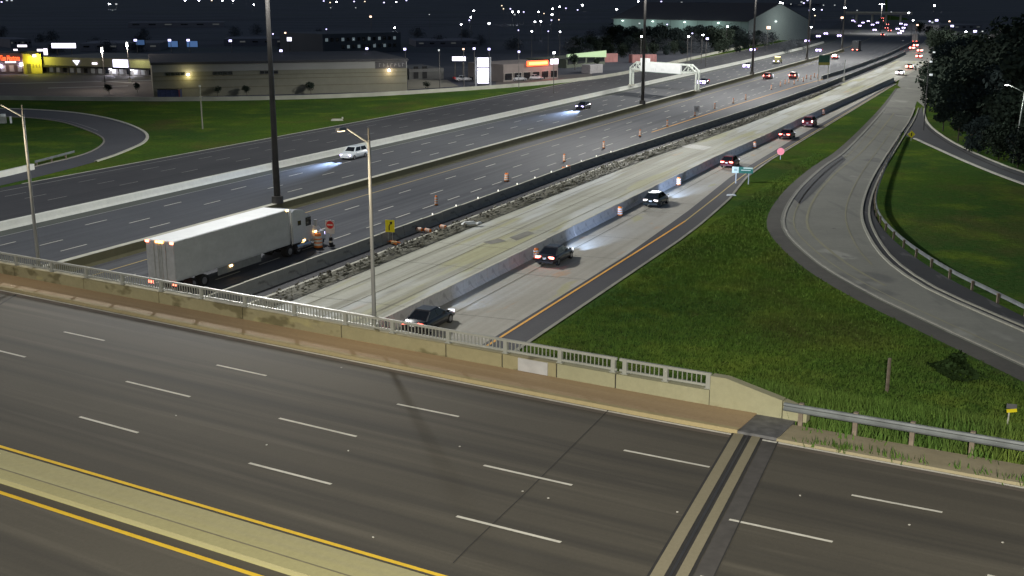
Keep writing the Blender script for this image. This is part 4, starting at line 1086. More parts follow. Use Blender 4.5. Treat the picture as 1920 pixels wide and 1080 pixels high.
# yellow lane shift arrow sign
x, y = gp(732, 457)
root = thing('arrow_sign', 'yellow sign with a black bending arrow on an orange stand', 'road sign', (x, y, .04), -.2)
b = plate_box(MB(), 0, 1.6, .86, 1.12, 0).build('sign_board', SIGN_Y, root)
ar = MB(); yy = -.022
ar.poly([(-.12, yy, 1.2), (-.02, yy, 1.2), (-.02, yy, 1.62), (-.12, yy, 1.62)]); ar.poly([(-.12, yy, 1.62), (-.02, yy, 1.62), (.12, yy, 1.82), (.04, yy, 1.88)]); ar.poly([(-.04, yy, 1.98), (.22, yy, 2.02), (.2, yy, 1.72)])
ar.build('arrow', BLACK, b)
for q in (-.2, .2): MB().box((q, .05, .7), (.05, .05, 1.2)).build('post', STEEL, root)
lg = MB()
for a in (.3, 1.4, 2.6, -.6): lg.box((math.cos(a) * .45, math.sin(a) * .45, .12), (.9, .14, .1), a, ry=.18)
lg.build('stand', ORANGE, root)
MB().box((.4, -.2, .15), (.5, .3, .2), .4).build('sandbag', plain('tan_sandbag', (.6, .42, .22), .9), root)
# white debris
x, y = gp(880, 426); o = MB().box((0, 0, .15), (1.6, .5, .25), .3, (.6, .5)).box((.9, .2, .1), (.7, .4, .15), .9, (.7, .5)).build('plastic_sheet', LINEN); o.location = (x, y, .3)
tag(o, 'crumpled white plastic sheet lying on the rubble', 'debris')
x, y, z = gt(1371, 367); o = MB().box((0, 0, .08), (1.1, .4, .16), .1, (.7, .6)).build('plastic_sheet', LINEN); o.location = (x, y, z); tag(o, 'small white scrap lying in the grass under the green sign', 'debris')
# small white portable sign by the orange line
x, y = gp(1305, 219); root = thing('portable_sign', 'small pale grey sign board above an orange barrel', 'road sign', (x, y, .04), -.3)
MB().box((0, .6, 1.35), (1.0, .05, 1.1)).build('sign_board', plain('grey_board', (.35, .36, .37), .5), root); MB().box((0, .6, .5), (.08, .08, 1.0)).build('post', STEEL, root)
MB().box((0, .57, 1.35), (.5, .012, .6)).build('sign_panel', plain('dark_grey_panel', (.2, .2, .21), .5), root)
# green guide sign on the grass
x, y = gp(1391, 345); root = thing('guide_sign', 'green roadside sign with a pale left panel on two posts', 'road sign', (x, y, 0), -.32)
zz = z_at(y, 319)
MB().box((0, 0, zz), (2.5, .05, .75)).build('sign_board', SIGN_G, root)
b = MB().box((-.85, -.035, zz), (.8, .015, .73)).build('pale_panel', SIGN_GP, root)
MB().box((-.82, -.05, zz), (.38, .012, .22)).build('mark', plain('mark_grey', (.3, .4, .38), .5), b)
MB().box((.4, -.035, zz), (1.1, .012, .1)).box((.65, -.035, zz + .26), (1.1, .012, .16)).build('lettering', SIGN_GP, root)
for q in (-.75, .75): MB().box((q, .06, zz / 2), (.1, .1, zz)).build('post', STEEL, root)
# round red sign
x, y = gp(1463, 299); zz = z_at(y, 284); root = thing('red_sign', 'round red sign glowing in the headlights at the grass edge', 'road sign', (x, y, 0), -.3)
b = disc((0, zz), .5, 0, .03).build('sign_disc', plain('reflective_red', (.95, .25, .28), .4), root); MB().box((0, .04, zz / 2), (.07, .07, zz)).build('post', STEEL, root)
# yellow diamond
x, y = gp(1708, 264); zz = z_at(y, 252); root = thing('diamond_sign', 'yellow diamond warning sign where the two ramps meet', 'road sign', (x, y, 0), .05)
b = MB().box((0, 0, zz), (.85, .03, .85), ry=PI / 4).build('sign_board', plain('dull_sign_yellow', (.62, .52, .02), .5), root); MB().box((0, .04, zz / 2), (.07, .07, zz)).build('post', STEEL, root)
MB().box((0, -.025, zz), (.14, .012, .5)).build('symbol', BLACK, b)
# yellow delineator at right, wooden post
x, y, z = gt(1889, 798); root = thing('marker_sign', 'small yellow plate on a thin post in the tall grass at the right edge', 'road sign', (x, y, z), -.3)
hh = z_at(y, 769) - z
MB().box((0, 0, hh / 2), (.07, .07, hh)).build('post', plain('pale_post', (.5, .5, .42), .7), root)
MB().box((.12, -.05, hh), (.5, .03, .18), ry=-.2).build('yellow_plate', SIGN_Y, root); MB().box((.1, 0, hh + .22), (.5, .04, .26)).build('grey_box', plain('grey_box_paint', (.12, .12, .13), .7), root)
x, y, z = gt(1663, 735); hh = z_at(y, 672) - z
o = MB().tube((0, 0, 0), (0, 0, hh), .11, .10, 8).build('wooden_post', WOOD); o.location = (x, y, z); tag(o, 'weathered wooden post standing in the tall grass', 'post')
# sign and light pole near the barrier far up
x, y = gp(1582, 153); root = thing('sign_pole', 'thin grey pole standing by the dark barrier far up the road', 'pole', (x, y, 0)); MB().tube((0, 0, 0), (0, 0, z_at(y, 112)), .14, .1, 8).build('pole', STEEL, root)
MB().box((0, 0, .4), (.5, .5, .8)).build('base', BAR_CAP, root)
for px, y0, y1, l in [(380, 242, 158, 'thin wooden pole on the left grass in front of the long building'), (1783, 205, 118, 'thin dark pole in front of the trees on the right')]:
    x, y = gp(px, y0); root = thing('utility_pole', l, 'pole', (x, y, 0)); hh = z_at(y, y1)
    MB().tube((0, 0, 0), (0, 0, hh), .13, .09, 8).build('pole', plain('grey_pole', (.16, .16, .12), .8), root); MB().box((0, 0, hh - .3), (.3, .2, .25)).build('pole_cap', STEEL, root)
x, y = gp(1770, 101); root = thing('guide_sign', 'dim blue sign among the dark trees on the right', 'road sign', (x, y, 0), -.1); MB().box((0, 0, 2.6), (5, .1, 1.4)).build('sign_board', SIGN_B, root)
for q in (-1.8, 1.8): MB().box((q, .1, 1.0), (.15, .15, 2.0)).build('post', STEEL, root)
x, y = gp(1543, 152); zz = z_at(y, 112.5); root = thing('overhead_sign', 'green guide sign with a yellow strip, seen far up the eastbound lanes', 'road sign', (x, y, 0), -HEAD + PI / 2 - .5)
wd = 20 * y / FPX
MB().box((0, 0, zz + .3), (wd, .1, 1.9)).build('sign_board', plain('far_sign_green', (.012, .06, .035), .5), root); MB().box((0, -.01, zz - .95), (wd, .1, .7)).build('yellow_strip', plain('far_sign_yellow', (.2, .19, .03), .5), root)
for q in (-wd / 2 + .2, wd / 2 - .2): MB().tube((q, .15, 0), (q, .15, zz + 1.2), .12, .1, 8).build('post', STEEL, root)
# drain cabinet on left grass, box at the left edge
x, y = gp(632, 226); o = MB().box((0, 0, .15), (2.2, .9, .3), .2, (.8, .7)).box((1.0, 0, .45), (.25, .25, .35)).build('drain_cover', BAR_CAP); o.location = (x, y, 0); tag(o, 'pale drain cover on the left grass beside the road', 'drain cover')
x, y = gp(6, 231); root = thing('utility_cabinet', 'grey cabinet with a white top on the grass inside the loop', 'cabinet', (x, y, 0)); MB().box((0, 0, .6), (1.0, .7, 1.2)).build('housing', STEEL, root); MB().box((.1, 0, 1.4), (.7, .7, .45)).build('top_box', VMSW, root); MB().box((1.4, 0, .6), (.25, .25, 1.2)).build('bollard', VMSW, root)

# ------------------------------------------------------------------ sign gantry over the express lanes
def gantry():
    A, B = np.array(hp(-89.5, us(1183, 163)[1] - 3, .8)), np.array(hp(-70.75, us(1308, 171, 1.0)[1], 1.0))
    A = np.array([*gp(1184, 160, .8), .8]); B = np.array([*gp(1307, 169, 1.0), 1.0])
    d = (B - A)[:2]; Lg = float(np.linalg.norm(d)); rz = math.atan2(d[1], d[0])
    root = thing('sign_gantry', 'white steel truss gantry carrying a long white sign box', 'gantry', tuple(A), rz)
    za, zb_ = z_at(A[1], 119) - .8, z_at(A[1], 131) - .8
    top = z_at(A[1], 115) - .8; bot = top - 1.75
    M_ = plain('gantry_white', (.62, .66, .6), .5, .1, var=.1)
    for x in (0, Lg):
        for q in (-.45, .45): MB().box((x, q, (bot + .3) / 2), (.45, .3, bot + .3)).build('leg', M_, root)
        MB().box((x, 0, .1), (.9, 1.4, .3)).build('footing', BAR_CAP, root)
    ch = MB(); br = []
    class _B:
        def tube(self, *a, **k): br.append(MB().tube(*a, **k))
    wb = _B()
    for y in (-.7, .7):
        ch.box((Lg / 2, y, bot), (Lg - 3.6, .3, .3)); ch.box((Lg / 2, y, top), (Lg - 4.6, .3, .3))
        for s_ in (0, 1):
            x0 = 0 if s_ == 0 else Lg; k = 1 if s_ == 0 else -1
            wb.tube((x0, y, bot + .3), (x0 + k * 2.3, y, top), .15, n=6); wb.tube((x0, y, bot + .25), (x0 + k * 1.9, y, bot), .15, n=6)
            wb.tube((x0 + k * 2.3, y, top), (x0 + k * 2.3, y, bot), .12, n=6); wb.tube((x0 + k * 2.3, y, top), (x0 + k * 4.2, y, bot), .12, n=6); wb.tube((x0 + k * 2.3, y, bot + .1), (x0 + k * 1.0, y, bot + .9), .09, n=6)
    ch.build('chord', M_, root); [b_.build('brace', M_, root) for b_ in br]
    xa, xb = Lg * .20, Lg * .80
    s_ = MB().box(((xa + xb) / 2, -1.0, (top + bot) / 2 - .1), (xb - xa, .55, top - bot + .4)).build('sign_box', VMSW, root)
    MB().box((xa + 1.2, -1.0, top + .55), (2.8, .5, .9)).build('sign_box', VMSW, root)
    tk = MB()
    for q in (.3, .34, .38, .55, .58): tk.box((xa + (xb - xa) * q, -1.285, bot + .35), (.06, .02, .5))
    tk.build('hinge_mark', plain('hinge_grey', (.4, .45, .42), .6), s_)
    MB().box(((xa + xb) / 2, -.9, bot - .35), (xb - xa, .7, .08)).build('catwalk', plain('catwalk_green', (.2, .32, .25), .6), root)
gantry()
# far overpass with lit deck
P0_, P1_ = gp(1588, 44), gp(1706, 45)
d = P1_ - P0_; root = thing('overpass', 'far overpass crossing the highway as a thin pale band', 'bridge', (*P0_, 0), math.atan2(d[1], d[0])); Lo = float(np.linalg.norm(d))
MB().box((Lo / 2, 0, 7.6), (Lo * 1.05, 10, 1.2)).build('deck', plain('overpass_concrete', (.30, .29, .27), .8), root)
for q in (.15, .4, .62, .85): MB().box((Lo * q, 0, 3.4), (1.2, 8, 6.8)).build('pier', BAR_CAP, root)
MB().box((Lo / 2, -5.2, 8.7), (Lo * 1.05, .3, 1.0)).build('parapet', BAR_CAP, root)

# ------------------------------------------------------------------ buildings
def facade(name, label, cat, pl, pr, topl, depth, mat, z0=0.0):
    A, B = gp(*pl), gp(*pr); d = B - A; w = float(np.linalg.norm(d)); h = z_at(A[1], topl)
    root = thing(name, label, cat, (*A, z0), math.atan2(d[1], d[0]))
    MB().box((w / 2, depth / 2, h / 2), (w, depth, h)).build('wall', mat, root)
    return root, w, h
def wbox(root, name, mat, x, z, w, h, t=.12, off=0.0, parent=None):
    return MB().box((x, -t / 2 - off, z), (w, t, h)).build(name, mat, parent or root)
CREAM = surface('cream_block', [(.135, .132, .10), (.15, .147, .115), (.165, .162, .13)], 0, coord='Object', fine=.6, blot=.3, bump=0)
bl, w, h = facade('store_building', 'long low cream store building with dark strip windows and a dark sign', 'building', (289, 183), (764, 171), 121, 40, CREAM)
MB().box((w / 2, 20, h + .15), (w + .6, 40.6, .5)).build('roof', plain('roof_tar', (.05, .05, .055), .9), bl)
wbox(bl, 'fascia', plain('grey_fascia', (.20, .20, .19), .8, var=.1, scale=.1), w / 2, h - .85, w, 1.7, .1)
for k, z in enumerate((1.9, 3.6, 4.5)):
    wbox(bl, 'groove', plain('groove_brown', (.10, .09, .06), .9), w / 2, z, w - .2, .14, .05)
for x0, x1, yy in ((312, 347, 137), (396, 432, 135), (482, 516, 133)):
    fx = lambda x: (x - 289) / (764 - 289) * w
    f = wbox(bl, 'window', plain('window_frame', (.05, .05, .05), .6), fx((x0 + x1) / 2), h - 2.15, fx(x1) - fx(x0), .75, .1)
    for k in range(4): MB().box((fx(x0) + (fx(x1) - fx(x0)) * (k + .5) / 4, -.12, h - 2.15), ((fx(x1) - fx(x0)) / 4 - .2, .05, .55)).build('pane', DARKGLASS, f)
fx = lambda x: (x - 289) / (764 - 289) * w
sg = wbox(bl, 'sign_panel', plain('dark_sign', (.035, .035, .04), .6), fx(732), h - 1.0, fx(762) - fx(702), 1.6, .2)
lt = MB()
for k, q in enumerate((.12, .26, .38, .50, .63, .76, .88)):
    xx = fx(702) + (fx(762) - fx(702)) * q
    lt.box((xx, -.23, h - 1.0), (.14, .04, .8), ry=(.25 if k in (3, 4) else 0)); lt.box((xx + .2, -.23, h - .7 - (k % 3) * .3), (.4, .04, .13))
lt.build('lettering', plain('dim_letters', (.16, .16, .17), .6), sg)
def wall_lamp(bx, px, zz, col, pw, g):
    o = MB().box((fx(px), -.35, zz), (.5, .4, .35), top=(.7, .7)).build('wall_lamp', g, bl)
    add_light('wall_lamp_light', bl, (fx(px), -1.1, zz - .3), pw, col, size=.2)
wall_lamp(bl, 352, h - 2.3, (1, .86, .35), 260, glow('wall_lamp_warm', (1, .82, .6), 30)); wall_lamp(bl, 728, h - 2.2, (1, .78, .45), 240, glow('wall_lamp_pink', (1, .75, .65), 30))
x, y = gp(319, 184); root = thing('dumpster', 'dark blue dumpster with a red edge against the cream store', 'dumpster', (x, y, .04), .03)
MB().box((0, 0, 1.0), (4.9, 1.8, 1.7), top=(1, .9)).build('bin', plain('dumpster_blue', (.025, .035, .09), .5, var=.2), root); MB().box((0, 0, 1.92), (5.0, 1.9, .1)).build('lid', BLACK, root)
MB().box((2.3, -.95, 1.0), (.25, .1, 1.7)).build('edge_panel', plain('dumpster_red', (.16, .03, .03), .6), root)
for q in (-1.6, -.5, .6, 1.6): MB().box((q, -.93, 1.0), (.1, .08, 1.5)).build('rib', plain('dumpster_blue', (.025, .035, .09), .5, var=.2), root)
# strip mall
SHOPF = plain('mall_fascia', (.20, .185, .13), .8, var=.15, scale=.08)
sm, w, h = facade('shopping_strip', 'low plaza strip of small shops with a lit white square sign', 'building', (80, 137), (292, 144), 106, 25, plain('mall_wall', (.17, .16, .13), .85, var=.2, scale=.1))
wbox(sm, 'fascia', SHOPF, w / 2, h - 1.2, w, 2.3, .5)
wbox(sm, 'canopy', BLACK, w / 2, h - 2.6, w, .5, 1.6)
gx = lambda x: (x - 80) / 212 * w
for k in range(16):
    xx = w * (k + .5) / 16
    f = wbox(sm, 'window', plain('shop_frame', (.16, .15, .13), .7), xx, 1.35, w / 16 - .3, 2.2, .12)
    MB().box((xx - .3, -.15, 1.35), (w / 32, .06, 1.8)).build('pane', (G_DIM if k % 3 else DARKGLASS), f)
wbox(sm, 'shop_sign', G_SIGNW, gx(233), h - 1.3, gx(247) - gx(220), 2.1, .2, .6)
wbox(sm, 'shop_sign', G_SIGNP, gx(185), h - 1.5, 1.7, .5, .2, .6)
MB().faces([(gx(144), -.75, h - .8), (gx(157), -.75, h - .8), (gx(151), -.75, h - 2.1), (gx(144), -.6, h - .8), (gx(157), -.6, h - .8), (gx(151), -.6, h - 2.1)], [(0, 2, 1), (3, 4, 5), (0, 1, 4, 3), (1, 2, 5, 4), (2, 0, 3, 5)]).build('shop_sign', G_SIGNW, sm)
wbox(sm, 'fascia', plain('bright_fascia', (.42, .42, .22), .8), gx(271), h - 1.4, gx(291) - gx(250), 2.1, .2, .6)
for q in (215, 254):
    MB().box((gx(q), -.9, h - 2.8), (.5, .4, .4)).build('wall_lamp', G_LAMP, sm)
    add_light('wall_lamp_light', sm, (gx(q), -1.6, h - 3.1), 400, (.8, .8, 1), size=.2)
add_light('wall_lamp_light', sm, (gx(270), -4, h + 1), 500, (1, .95, .6), size=.3)
# coffee shop with red letters
cs, w, h = facade('coffee_shop', 'small dark coffee shop with glowing red lettering at the left edge', 'building', (-30, 139), (46, 138), 100, 15, plain('coffee_wall', (.10, .085, .08), .85, var=.2, scale=.2))
cx_ = lambda x: (x + 30) / 76 * w
for k in range(5):
    f = wbox(cs, 'window', plain('cafe_frame', (.2, .18, .16), .7), w * (k + .5) / 5, 1.5, 1.4, 2.0, .12); MB().box((w * (k + .5) / 5, -.15, 1.5), (1.1, .05, 1.7)).build('pane', G_DIM, f)
fc = bpy.data.curves.new('shop_letters', 'FONT'); fc.body = 'Tim Hortons'; fc.size = 1.9; fc.extrude = .06
to = bpy.data.objects.new('tmp_letters', fc); COL.objects.link(to)
bpy.context.view_layer.update()
tm = bpy.data.meshes.new_from_object(to.evaluated_get(bpy.context.evaluated_depsgraph_get())); bpy.data.objects.remove(to)
tm.materials.clear(); tm.materials.append(G_SIGNR)
xs_ = [v.co.x for v in tm.vertices]; tw = max(xs_) - min(xs_)
lo_ = part('lettering', tm, cs, (cx_(3), -.2, h - 2.1), (PI / 2, 0, 0)); lo_.scale = ((cx_(40) - cx_(3)) / tw, 1.15, 1)
wbox(cs, 'lit_strip', G_SIGNP, cx_(22), h - 2.55, cx_(33) - cx_(13), .35, .15)
for q in (3, 42): MB().box((cx_(q), -.5, h - 3.6 if q == 3 else h - 3.2), (.7, .4, .7)).build('wall_lamp', glow('cafe_lamp', (.75, .66, 1), 20), cs)
add_light('wall_lamp_light', cs, (cx_(20), -2.5, 3.0), 260, (1, .6, .5), size=.3)
# yellow lit wall
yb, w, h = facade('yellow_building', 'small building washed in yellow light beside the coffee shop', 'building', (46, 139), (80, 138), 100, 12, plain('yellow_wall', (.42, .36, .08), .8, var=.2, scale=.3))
wbox(yb, 'door', plain('dim_door', (.10, .09, .05), .7), 1.4, 1.6, 1.0, 2.6, .1); wbox(yb, 'canopy', plain('yellow_canopy', (.4, .33, .1), .8), w / 2, h - .5, w, .6, .4)
for k in range(3): wbox(yb, 'window', plain('dim_pane', (.2, .17, .05), .5), 2.6 + k * .8, 2.3, .5, 1.2, .08)
MB().box((w * .62, -.7, h - .7), (.8, .6, .6)).build('wall_lamp', G_BLUE, yb)
add_light('wall_lamp_light', yb, (w * .75, -1.7, h - 1.4), 1500, (1, .95, .12), size=.3)
# floating lit signs further back: each on its own pole
def pole_sign(label, x0, x1, y0, y1, yb_, mat, cat='lit sign', name='lit_sign', post=True):
    x, y = gp((x0 + x1) / 2, yb_); k = y / FPX * 1.03; zt, zb_ = z_at(y, y0), z_at(y, y1); w = (x1 - x0) * k
    root = thing(name, label, cat, (x, y, 0), 0)
    fr = MB().box((0, .1, (zt + zb_) / 2), (w + .3, .5, zt - zb_ + .3)).build('cabinet', BLACK, root)
    MB().box((0, -.18, (zt + zb_) / 2), (w, .06, zt - zb_)).build('face', mat, root)
    if post:
        for q in ((-.3, .3) if w > 3 else (0,)): MB().box((q * w, .15, zb_ / 2), (.3, .3, zb_)).build('post', STEEL_DK, root)
    return root
pole_sign('wide glowing white sign above the plaza roofs on the left', 102, 145, 81, 90, 125, G_SIGNW)
pole_sign('thin white lit sign above the coffee shop', 37, 54, 84, 88, 120, G_SIGNP)
pole_sign('small square white lit sign just above the red letters', 29, 36, 92, 99, 122, G_SIGNP)
pole_sign('short white lit bar above the yellow lit building', 73, 84, 92, 96, 122, G_SIGNP)
pole_sign('narrow upright white lit sign beside the yellow building', 85, 92, 91, 103, 124, G_SIGNP)
pole_sign('bluish white lit sign left of the tall pole sign', 849, 873, 106, 114, 150, G_SIGNW)
pole_sign('small violet lit panel in the dark above the store', 540, 548, 70, 77, 105, G_SIGNW)
x, y = gp(906, 163); k = y / FPX * 1.03
root = thing('pylon_sign', 'tall pylon sign with stacked glowing white panels', 'pylon sign', (x, y, 0), 0)
for y0, y1 in ((108, 125), (127.5, 131), (132.5, 156)):
    zt, zb_ = z_at(y, y0), z_at(y, y1); MB().box((0, -.3, (zt + zb_) / 2), (20 * k, .12, zt - zb_)).build('sign_panel', G_SIGNW, root)
for q in (-1, 1): MB().box((q * 13 * k, 0, z_at(y, 107) / 2), (3 * k, .7, z_at(y, 107))).build('column', plain('pylon_grey', (.2, .21, .22), .7), root)
MB().box((0, .1, z_at(y, 132) / 2 + 1), (24 * k, .3, z_at(y, 132))).build('backing', STEEL_DK, root)
for q in range(4): MB().box(((5 + q) * k, -.38, z_at(y, 140 + q * 4)), (9 * k, .05, .2)).build('divider', BLACK, root)
add_light('sign_light', root, (0, -1.5, 4), 300, (.8, .8, 1), size=.8)
bl2, w, h = facade('garage_building', 'low grey building with two dark doors right of the cream store', 'building', (767, 150), (832, 148), 129, 18, plain('garage_wall', (.10, .10, .095), .85, var=.15, scale=.1))
for q in (.2, .45): wbox(bl2, 'door', BLACK, w * q, 1.9, 1.3, 3.2, .1)
wbox(bl2, 'fascia', plain('garage_fascia', (.13, .13, .125), .8), w / 2, h - .5, w, .8, .15)
# red sign shop
rs, w, h = facade('red_sign_shop', 'small shop with a glowing red sign band and white end sign', 'building', (944, 154), (1046, 147), 121, 14, plain('shop_wall', (.15, .13, .12), .85, var=.15, scale=.2))
rx_ = lambda x: (x - 944) / 102 * w
wbox(rs, 'sign_band', G_SIGNR, rx_(1005), h - .1, rx_(1025) - rx_(986), 1.35, .3, .2)
wbox(rs, 'sign_inset', glow('orange_letters', (1, .5, .12), 3), rx_(1005), h - .1, rx_(1022) - rx_(988), .6, .1, .55)
wbox(rs, 'white_sign', G_SIGNP, rx_(1037), h + .1, rx_(1044) - rx_(1030), 1.4, .3, .2)
for k in range(6):
    f = wbox(rs, 'window', plain('shop_frame2', (.2, .18, .16), .7), w * (k + .5) / 6, 1.3, w / 6 - .5, 2.0, .12); MB().box((w * (k + .5) / 6, -.15, 1.3), (w / 6 - .9, .05, 1.7)).build('pane', DARKGLASS, f)
add_light('sign_light', rs, (rx_(1020), -3, h - 1), 600, (1, .12, .1), size=.6)
# green lit long roof sign, containers, trailer
x, y = gp(1100, 138); gb, w, h = facade('market_building', 'long low building with a sloping pale green lit fascia', 'building', (1062, 128), (1134, 121), 112, 15, plain('market_wall', (.07, .08, .06), .9))
yA, yB = gp(1062, 128)[1], gp(1134, 121)[1]; q_ = [z_at(yA, 107), z_at(yB, 107), z_at(yB, 94.5), z_at(yA, 102)]
MB().faces([(0, -.5, q_[0]), (w, -.5, q_[1]), (w, -.5, q_[2]), (0, -.5, q_[3]), (0, 0, q_[0]), (w, 0, q_[1]), (w, 0, q_[2]), (0, 0, q_[3])], [(0, 1, 2, 3), (7, 6, 5, 4), (0, 4, 5, 1), (1, 5, 6, 2), (2, 6, 7, 3), (3, 7, 4, 0)]).build('fascia', G_SIGNG, gb)
for k in range(4): wbox(gb, 'window', DARKGLASS, w * (k + .5) / 4, 2, w / 5, 1.8, .1)
CONT = plain('container_pink', (.34, .16, .15), .7, var=.2, scale=.3)
for pl_, pr_, tp, l in [((1134, 117), (1158, 116), 101, 'pinkish red shipping container left of the gantry'), ((1185, 118), (1231, 117), 103, 'long pinkish container behind the gantry sign'), ]:
    c_, w, h = facade('shipping_container', l, 'container', pl_, pr_, tp, 2.5, CONT)
    for k in range(9): wbox(c_, 'rib', CONT, w * (k + .5) / 9, h / 2, .25, h - .3, .1)
c_, w, h = facade('box_trailer', 'pale box trailer parked at the far roadside', 'trailer', (1106, 138), (1130, 136), 122, 3, plain('trailer_grey', (.30, .29, .29), .7))
for q in (.25, .75): wbox(c_, 'door', plain('trailer_grey2', (.26, .25, .25), .7), w * q, h / 2, w * .44, h - .4, .06)
# the big gabled warehouse
wh, w, h = facade('warehouse', 'big pale green warehouse with a dark roof and a gable end', 'building', (1150, 68), (1402, 78), 34, 46, plain('warehouse_wall', (.20, .27, .25), .8, var=.15, scale=.03))
MB().faces([(-1, -1, h - .3), (w, -1, h - .3), (w, 23, h + 8), (-1, 23, h + 8), (-1, 47, h - .3), (w, 47, h - .3), (-1, -1, h), (w, -1, h), (w, 23, h + 8.4), (-1, 23, h + 8.4), (-1, 47, h), (w, 47, h)], [(6, 7, 8, 9), (9, 8, 11, 10), (0, 3, 2, 1), (3, 4, 5, 2), (0, 1, 7, 6), (4, 10, 11, 5), (0, 6, 9, 3), (3, 9, 10, 4), (1, 2, 8, 7), (2, 5, 11, 8)]).build('roof', plain('warehouse_roof', (.045, .045, .05), .9), wh)
MB().faces([(w + .05, 0, 0), (w + .05, 46, 0), (w + .05, 46, h), (w + .05, 23, h + 8), (w + .05, 0, h)], [(0, 1, 2, 3, 4)]).build('gable_wall', plain('gable_wall', (.33, .36, .34), .8), wh)
for k in range(10): wbox(wh, 'wall_seam', plain('seam_green', (.15, .20, .19), .8), w * (k + .5) / 10, h / 2, .3, h, .06)
for q in (.08, .32, .56, .80):  # wall lamps added to brighten the warehouse side
    MB().box((w * q, -.5, h - 1.2), (.8, .6, .4)).build('wall_lamp', G_FILLW, wh)
    add_light('wall_lamp_light', wh, (w * q, -9, h - 1.5), 2200, (.85, 1, .95), size=.4)
add_light('wall_lamp_light', wh, (w + 12, 20, h), 2600, (.9, 1, .97), size=.4)  # added light that brightens the gable end
MB().box((w + .4, 20, h - .4), (.5, .8, .4)).build('wall_lamp', G_FILLW, wh)  # lamp body added to go with the gable light
# grey flat building with a few lit windows
gb2, w, h = facade('office_building', 'dim grey flat roofed building with a few lit windows behind the store', 'building', (606, 102), (752, 96), 64, 30, plain('office_wall', (.07, .075, .085), .85, var=.15, scale=.05))
for r_ in range(2):
    for k in range(14):
        if r_ == 1 and k < 3: continue
        f = wbox(gb2, 'window', plain('office_frame', (.05, .05, .055), .7), w * (k + .7) / 15, h - 2.2 - r_ * 2.8, w / 24, 1.5, .1)
        MB().box((w * (k + .7) / 15, -.13, h - 2.2 - r_ * 2.8), (w / 30, .05, 1.2)).build('pane', G_WIN if (k * 7 + r_ * 3) % 5 < 2 else DARKGLASS, f)
# assorted far roofs and blocks in the dark
random.seed(21)
far_blocks = [(20, 60, 90, 20), (150, 300, 96, 18), (420, 560, 86, 16), (780, 900, 88, 14), (240, 420, 52, 12), (1225, 1330, 14, 12), (1440, 1540, 14, 9), (1760, 1840, 58, 14)]
far_w = [plain('far_wall', c, .9, var=.2, scale=.02) for c in ((.12, .12, .145), (.15, .15, .175), (.10, .105, .13))]
for i, (x0, x1, yb_, hh) in enumerate(far_blocks):
    f_, w, h = facade('distant_building', 'dim low flat roofed building among the distant lights', 'building', (x0, yb_), (x1, yb_ - 1), yb_ - hh * .8, 30, far_w[i % 3])
    f_['group'] = 'dim distant buildings'
    for k in range(6): wbox(f_, 'window', (G_DIM if (i + k) % 3 == 0 else DARKGLASS), w * (k + .5) / 6, h * .6, w / 14, h * .2, .15)
# right side: pale slab building glimpsed between the trees
rb, w, h = facade('apartment_block', 'dark slab building half hidden by the trees on the right', 'building', (1848, 152), (1885, 154), 64, 15, plain('slab_wall', (.05, .05, .052), .9))
for k in range(3):
    for r_ in range(5): wbox(rb, 'window', DARKGLASS, w * (k + .5) / 3, 2.2 + r_ * 2.6, .9, 1.2, .08)
pole_sign('tilted pale lit strip high among the dark trees on the right', 1846, 1859, 66, 72, 150, glow('pale_strip', (.6, .65, .62), .6))

# ------------------------------------------------------------------ distant lamps
def lamp_mesh(h, r, gl):
    mb = MB(); mb.mi = 0; mb.tube((0, 0, 0), (0, 0, h), .12, .08, 6); mb.tube((0, 0, h), (0, -1.2, h + .3), .06, .05, 5)
    mb.mi = 1; mb.box((0, -1.3, h + .25), (r, r, r * .8)); return mb.mesh('street_lamp', [STEEL_DK, gl])
LM = {}
def far_lamp(px, py, gl, h, k=1.0):
    x, y = gp(px, py, h); r = max(.4, y / FPX * 2.1 * k)
    r = round(r, 1); key = (h, r, gl.name)
    if key not in LM: LM[key] = lamp_mesh(h, r, gl)
    o = bpy.data.objects.new('street_lamp', LM[key]); o.location = (x, y + 1.2, 0); link(o); return o
white = [(3, 4), (13, 1), (22, 1), (205, 8), (218, 8), (347, 1), (373, 1), (397, 1), (417, 1), (437, 1), (476, 9), (607, 2), (619, 5), (631, 4), (664, 3), (684, 3), (720, 5), (743, 4), (620, 15), (667, 15), (762, 1),
         (888, 21), (883, 33), (880, 39), (865, 47), (917, 45), (941, 11), (944, 17), (957, 17), (961, 23), (612, 56), (740, 53), (512, 65), (805, 28), (823, 96), (972, 23), (982, 23), (965, 28), (1010, 23), (1036, 17), (1049, 13),
         (1061, 16), (1020, 26), (1035, 28), (1003, 42), (1014, 41), (1034, 39), (1048, 38), (972, 58), (997, 60), (1028, 60), (1050, 61), (1083, 19), (1092, 10), (1156, 18), (1203, 15), (1199, 45), (1251, 47), (1364, 51), (1203, 70),
         (1299, 15), (1304, 14), (1323, 10), (1348, 10), (1384, 12), (1410, 11), (1433, 29), (1434, 15), (1298, 64), (1291, 70), (1318, 67), (1463, 5), (1468, 6), (1483, 8), (1503, 4), (1507, 6), (1514, 1), (1518, 20), (1526, 18),
         (1541, 19), (1544, 10), (1476, 19), (1528, 30), (1521, 52), (1565, 10), (1584, 15), (1607, 20), (1671, 23), (1704, 25), (1752, 11), (1712, 39), (1743, 41), (1748, 43), (1751, 100), (1745, 118), (1745, 143), (1811, 61), (1842, 60), (1855, 100), (1039, 101), (1197, 3), (1240, 3), (1278, 5)]
dim = {(1671, 23), (1607, 20), (1565, 10), (1544, 10), (1483, 8), (805, 28), (1751, 100), (1745, 118), (1745, 143), (620, 15), (667, 15), (1842, 60)}
G_LAMPD = glow('lamp_dim_white', (.8, .85, .85), .7)
G_PALEW = glow('lamp_warm_white', (1.0, .78, .55), 3)
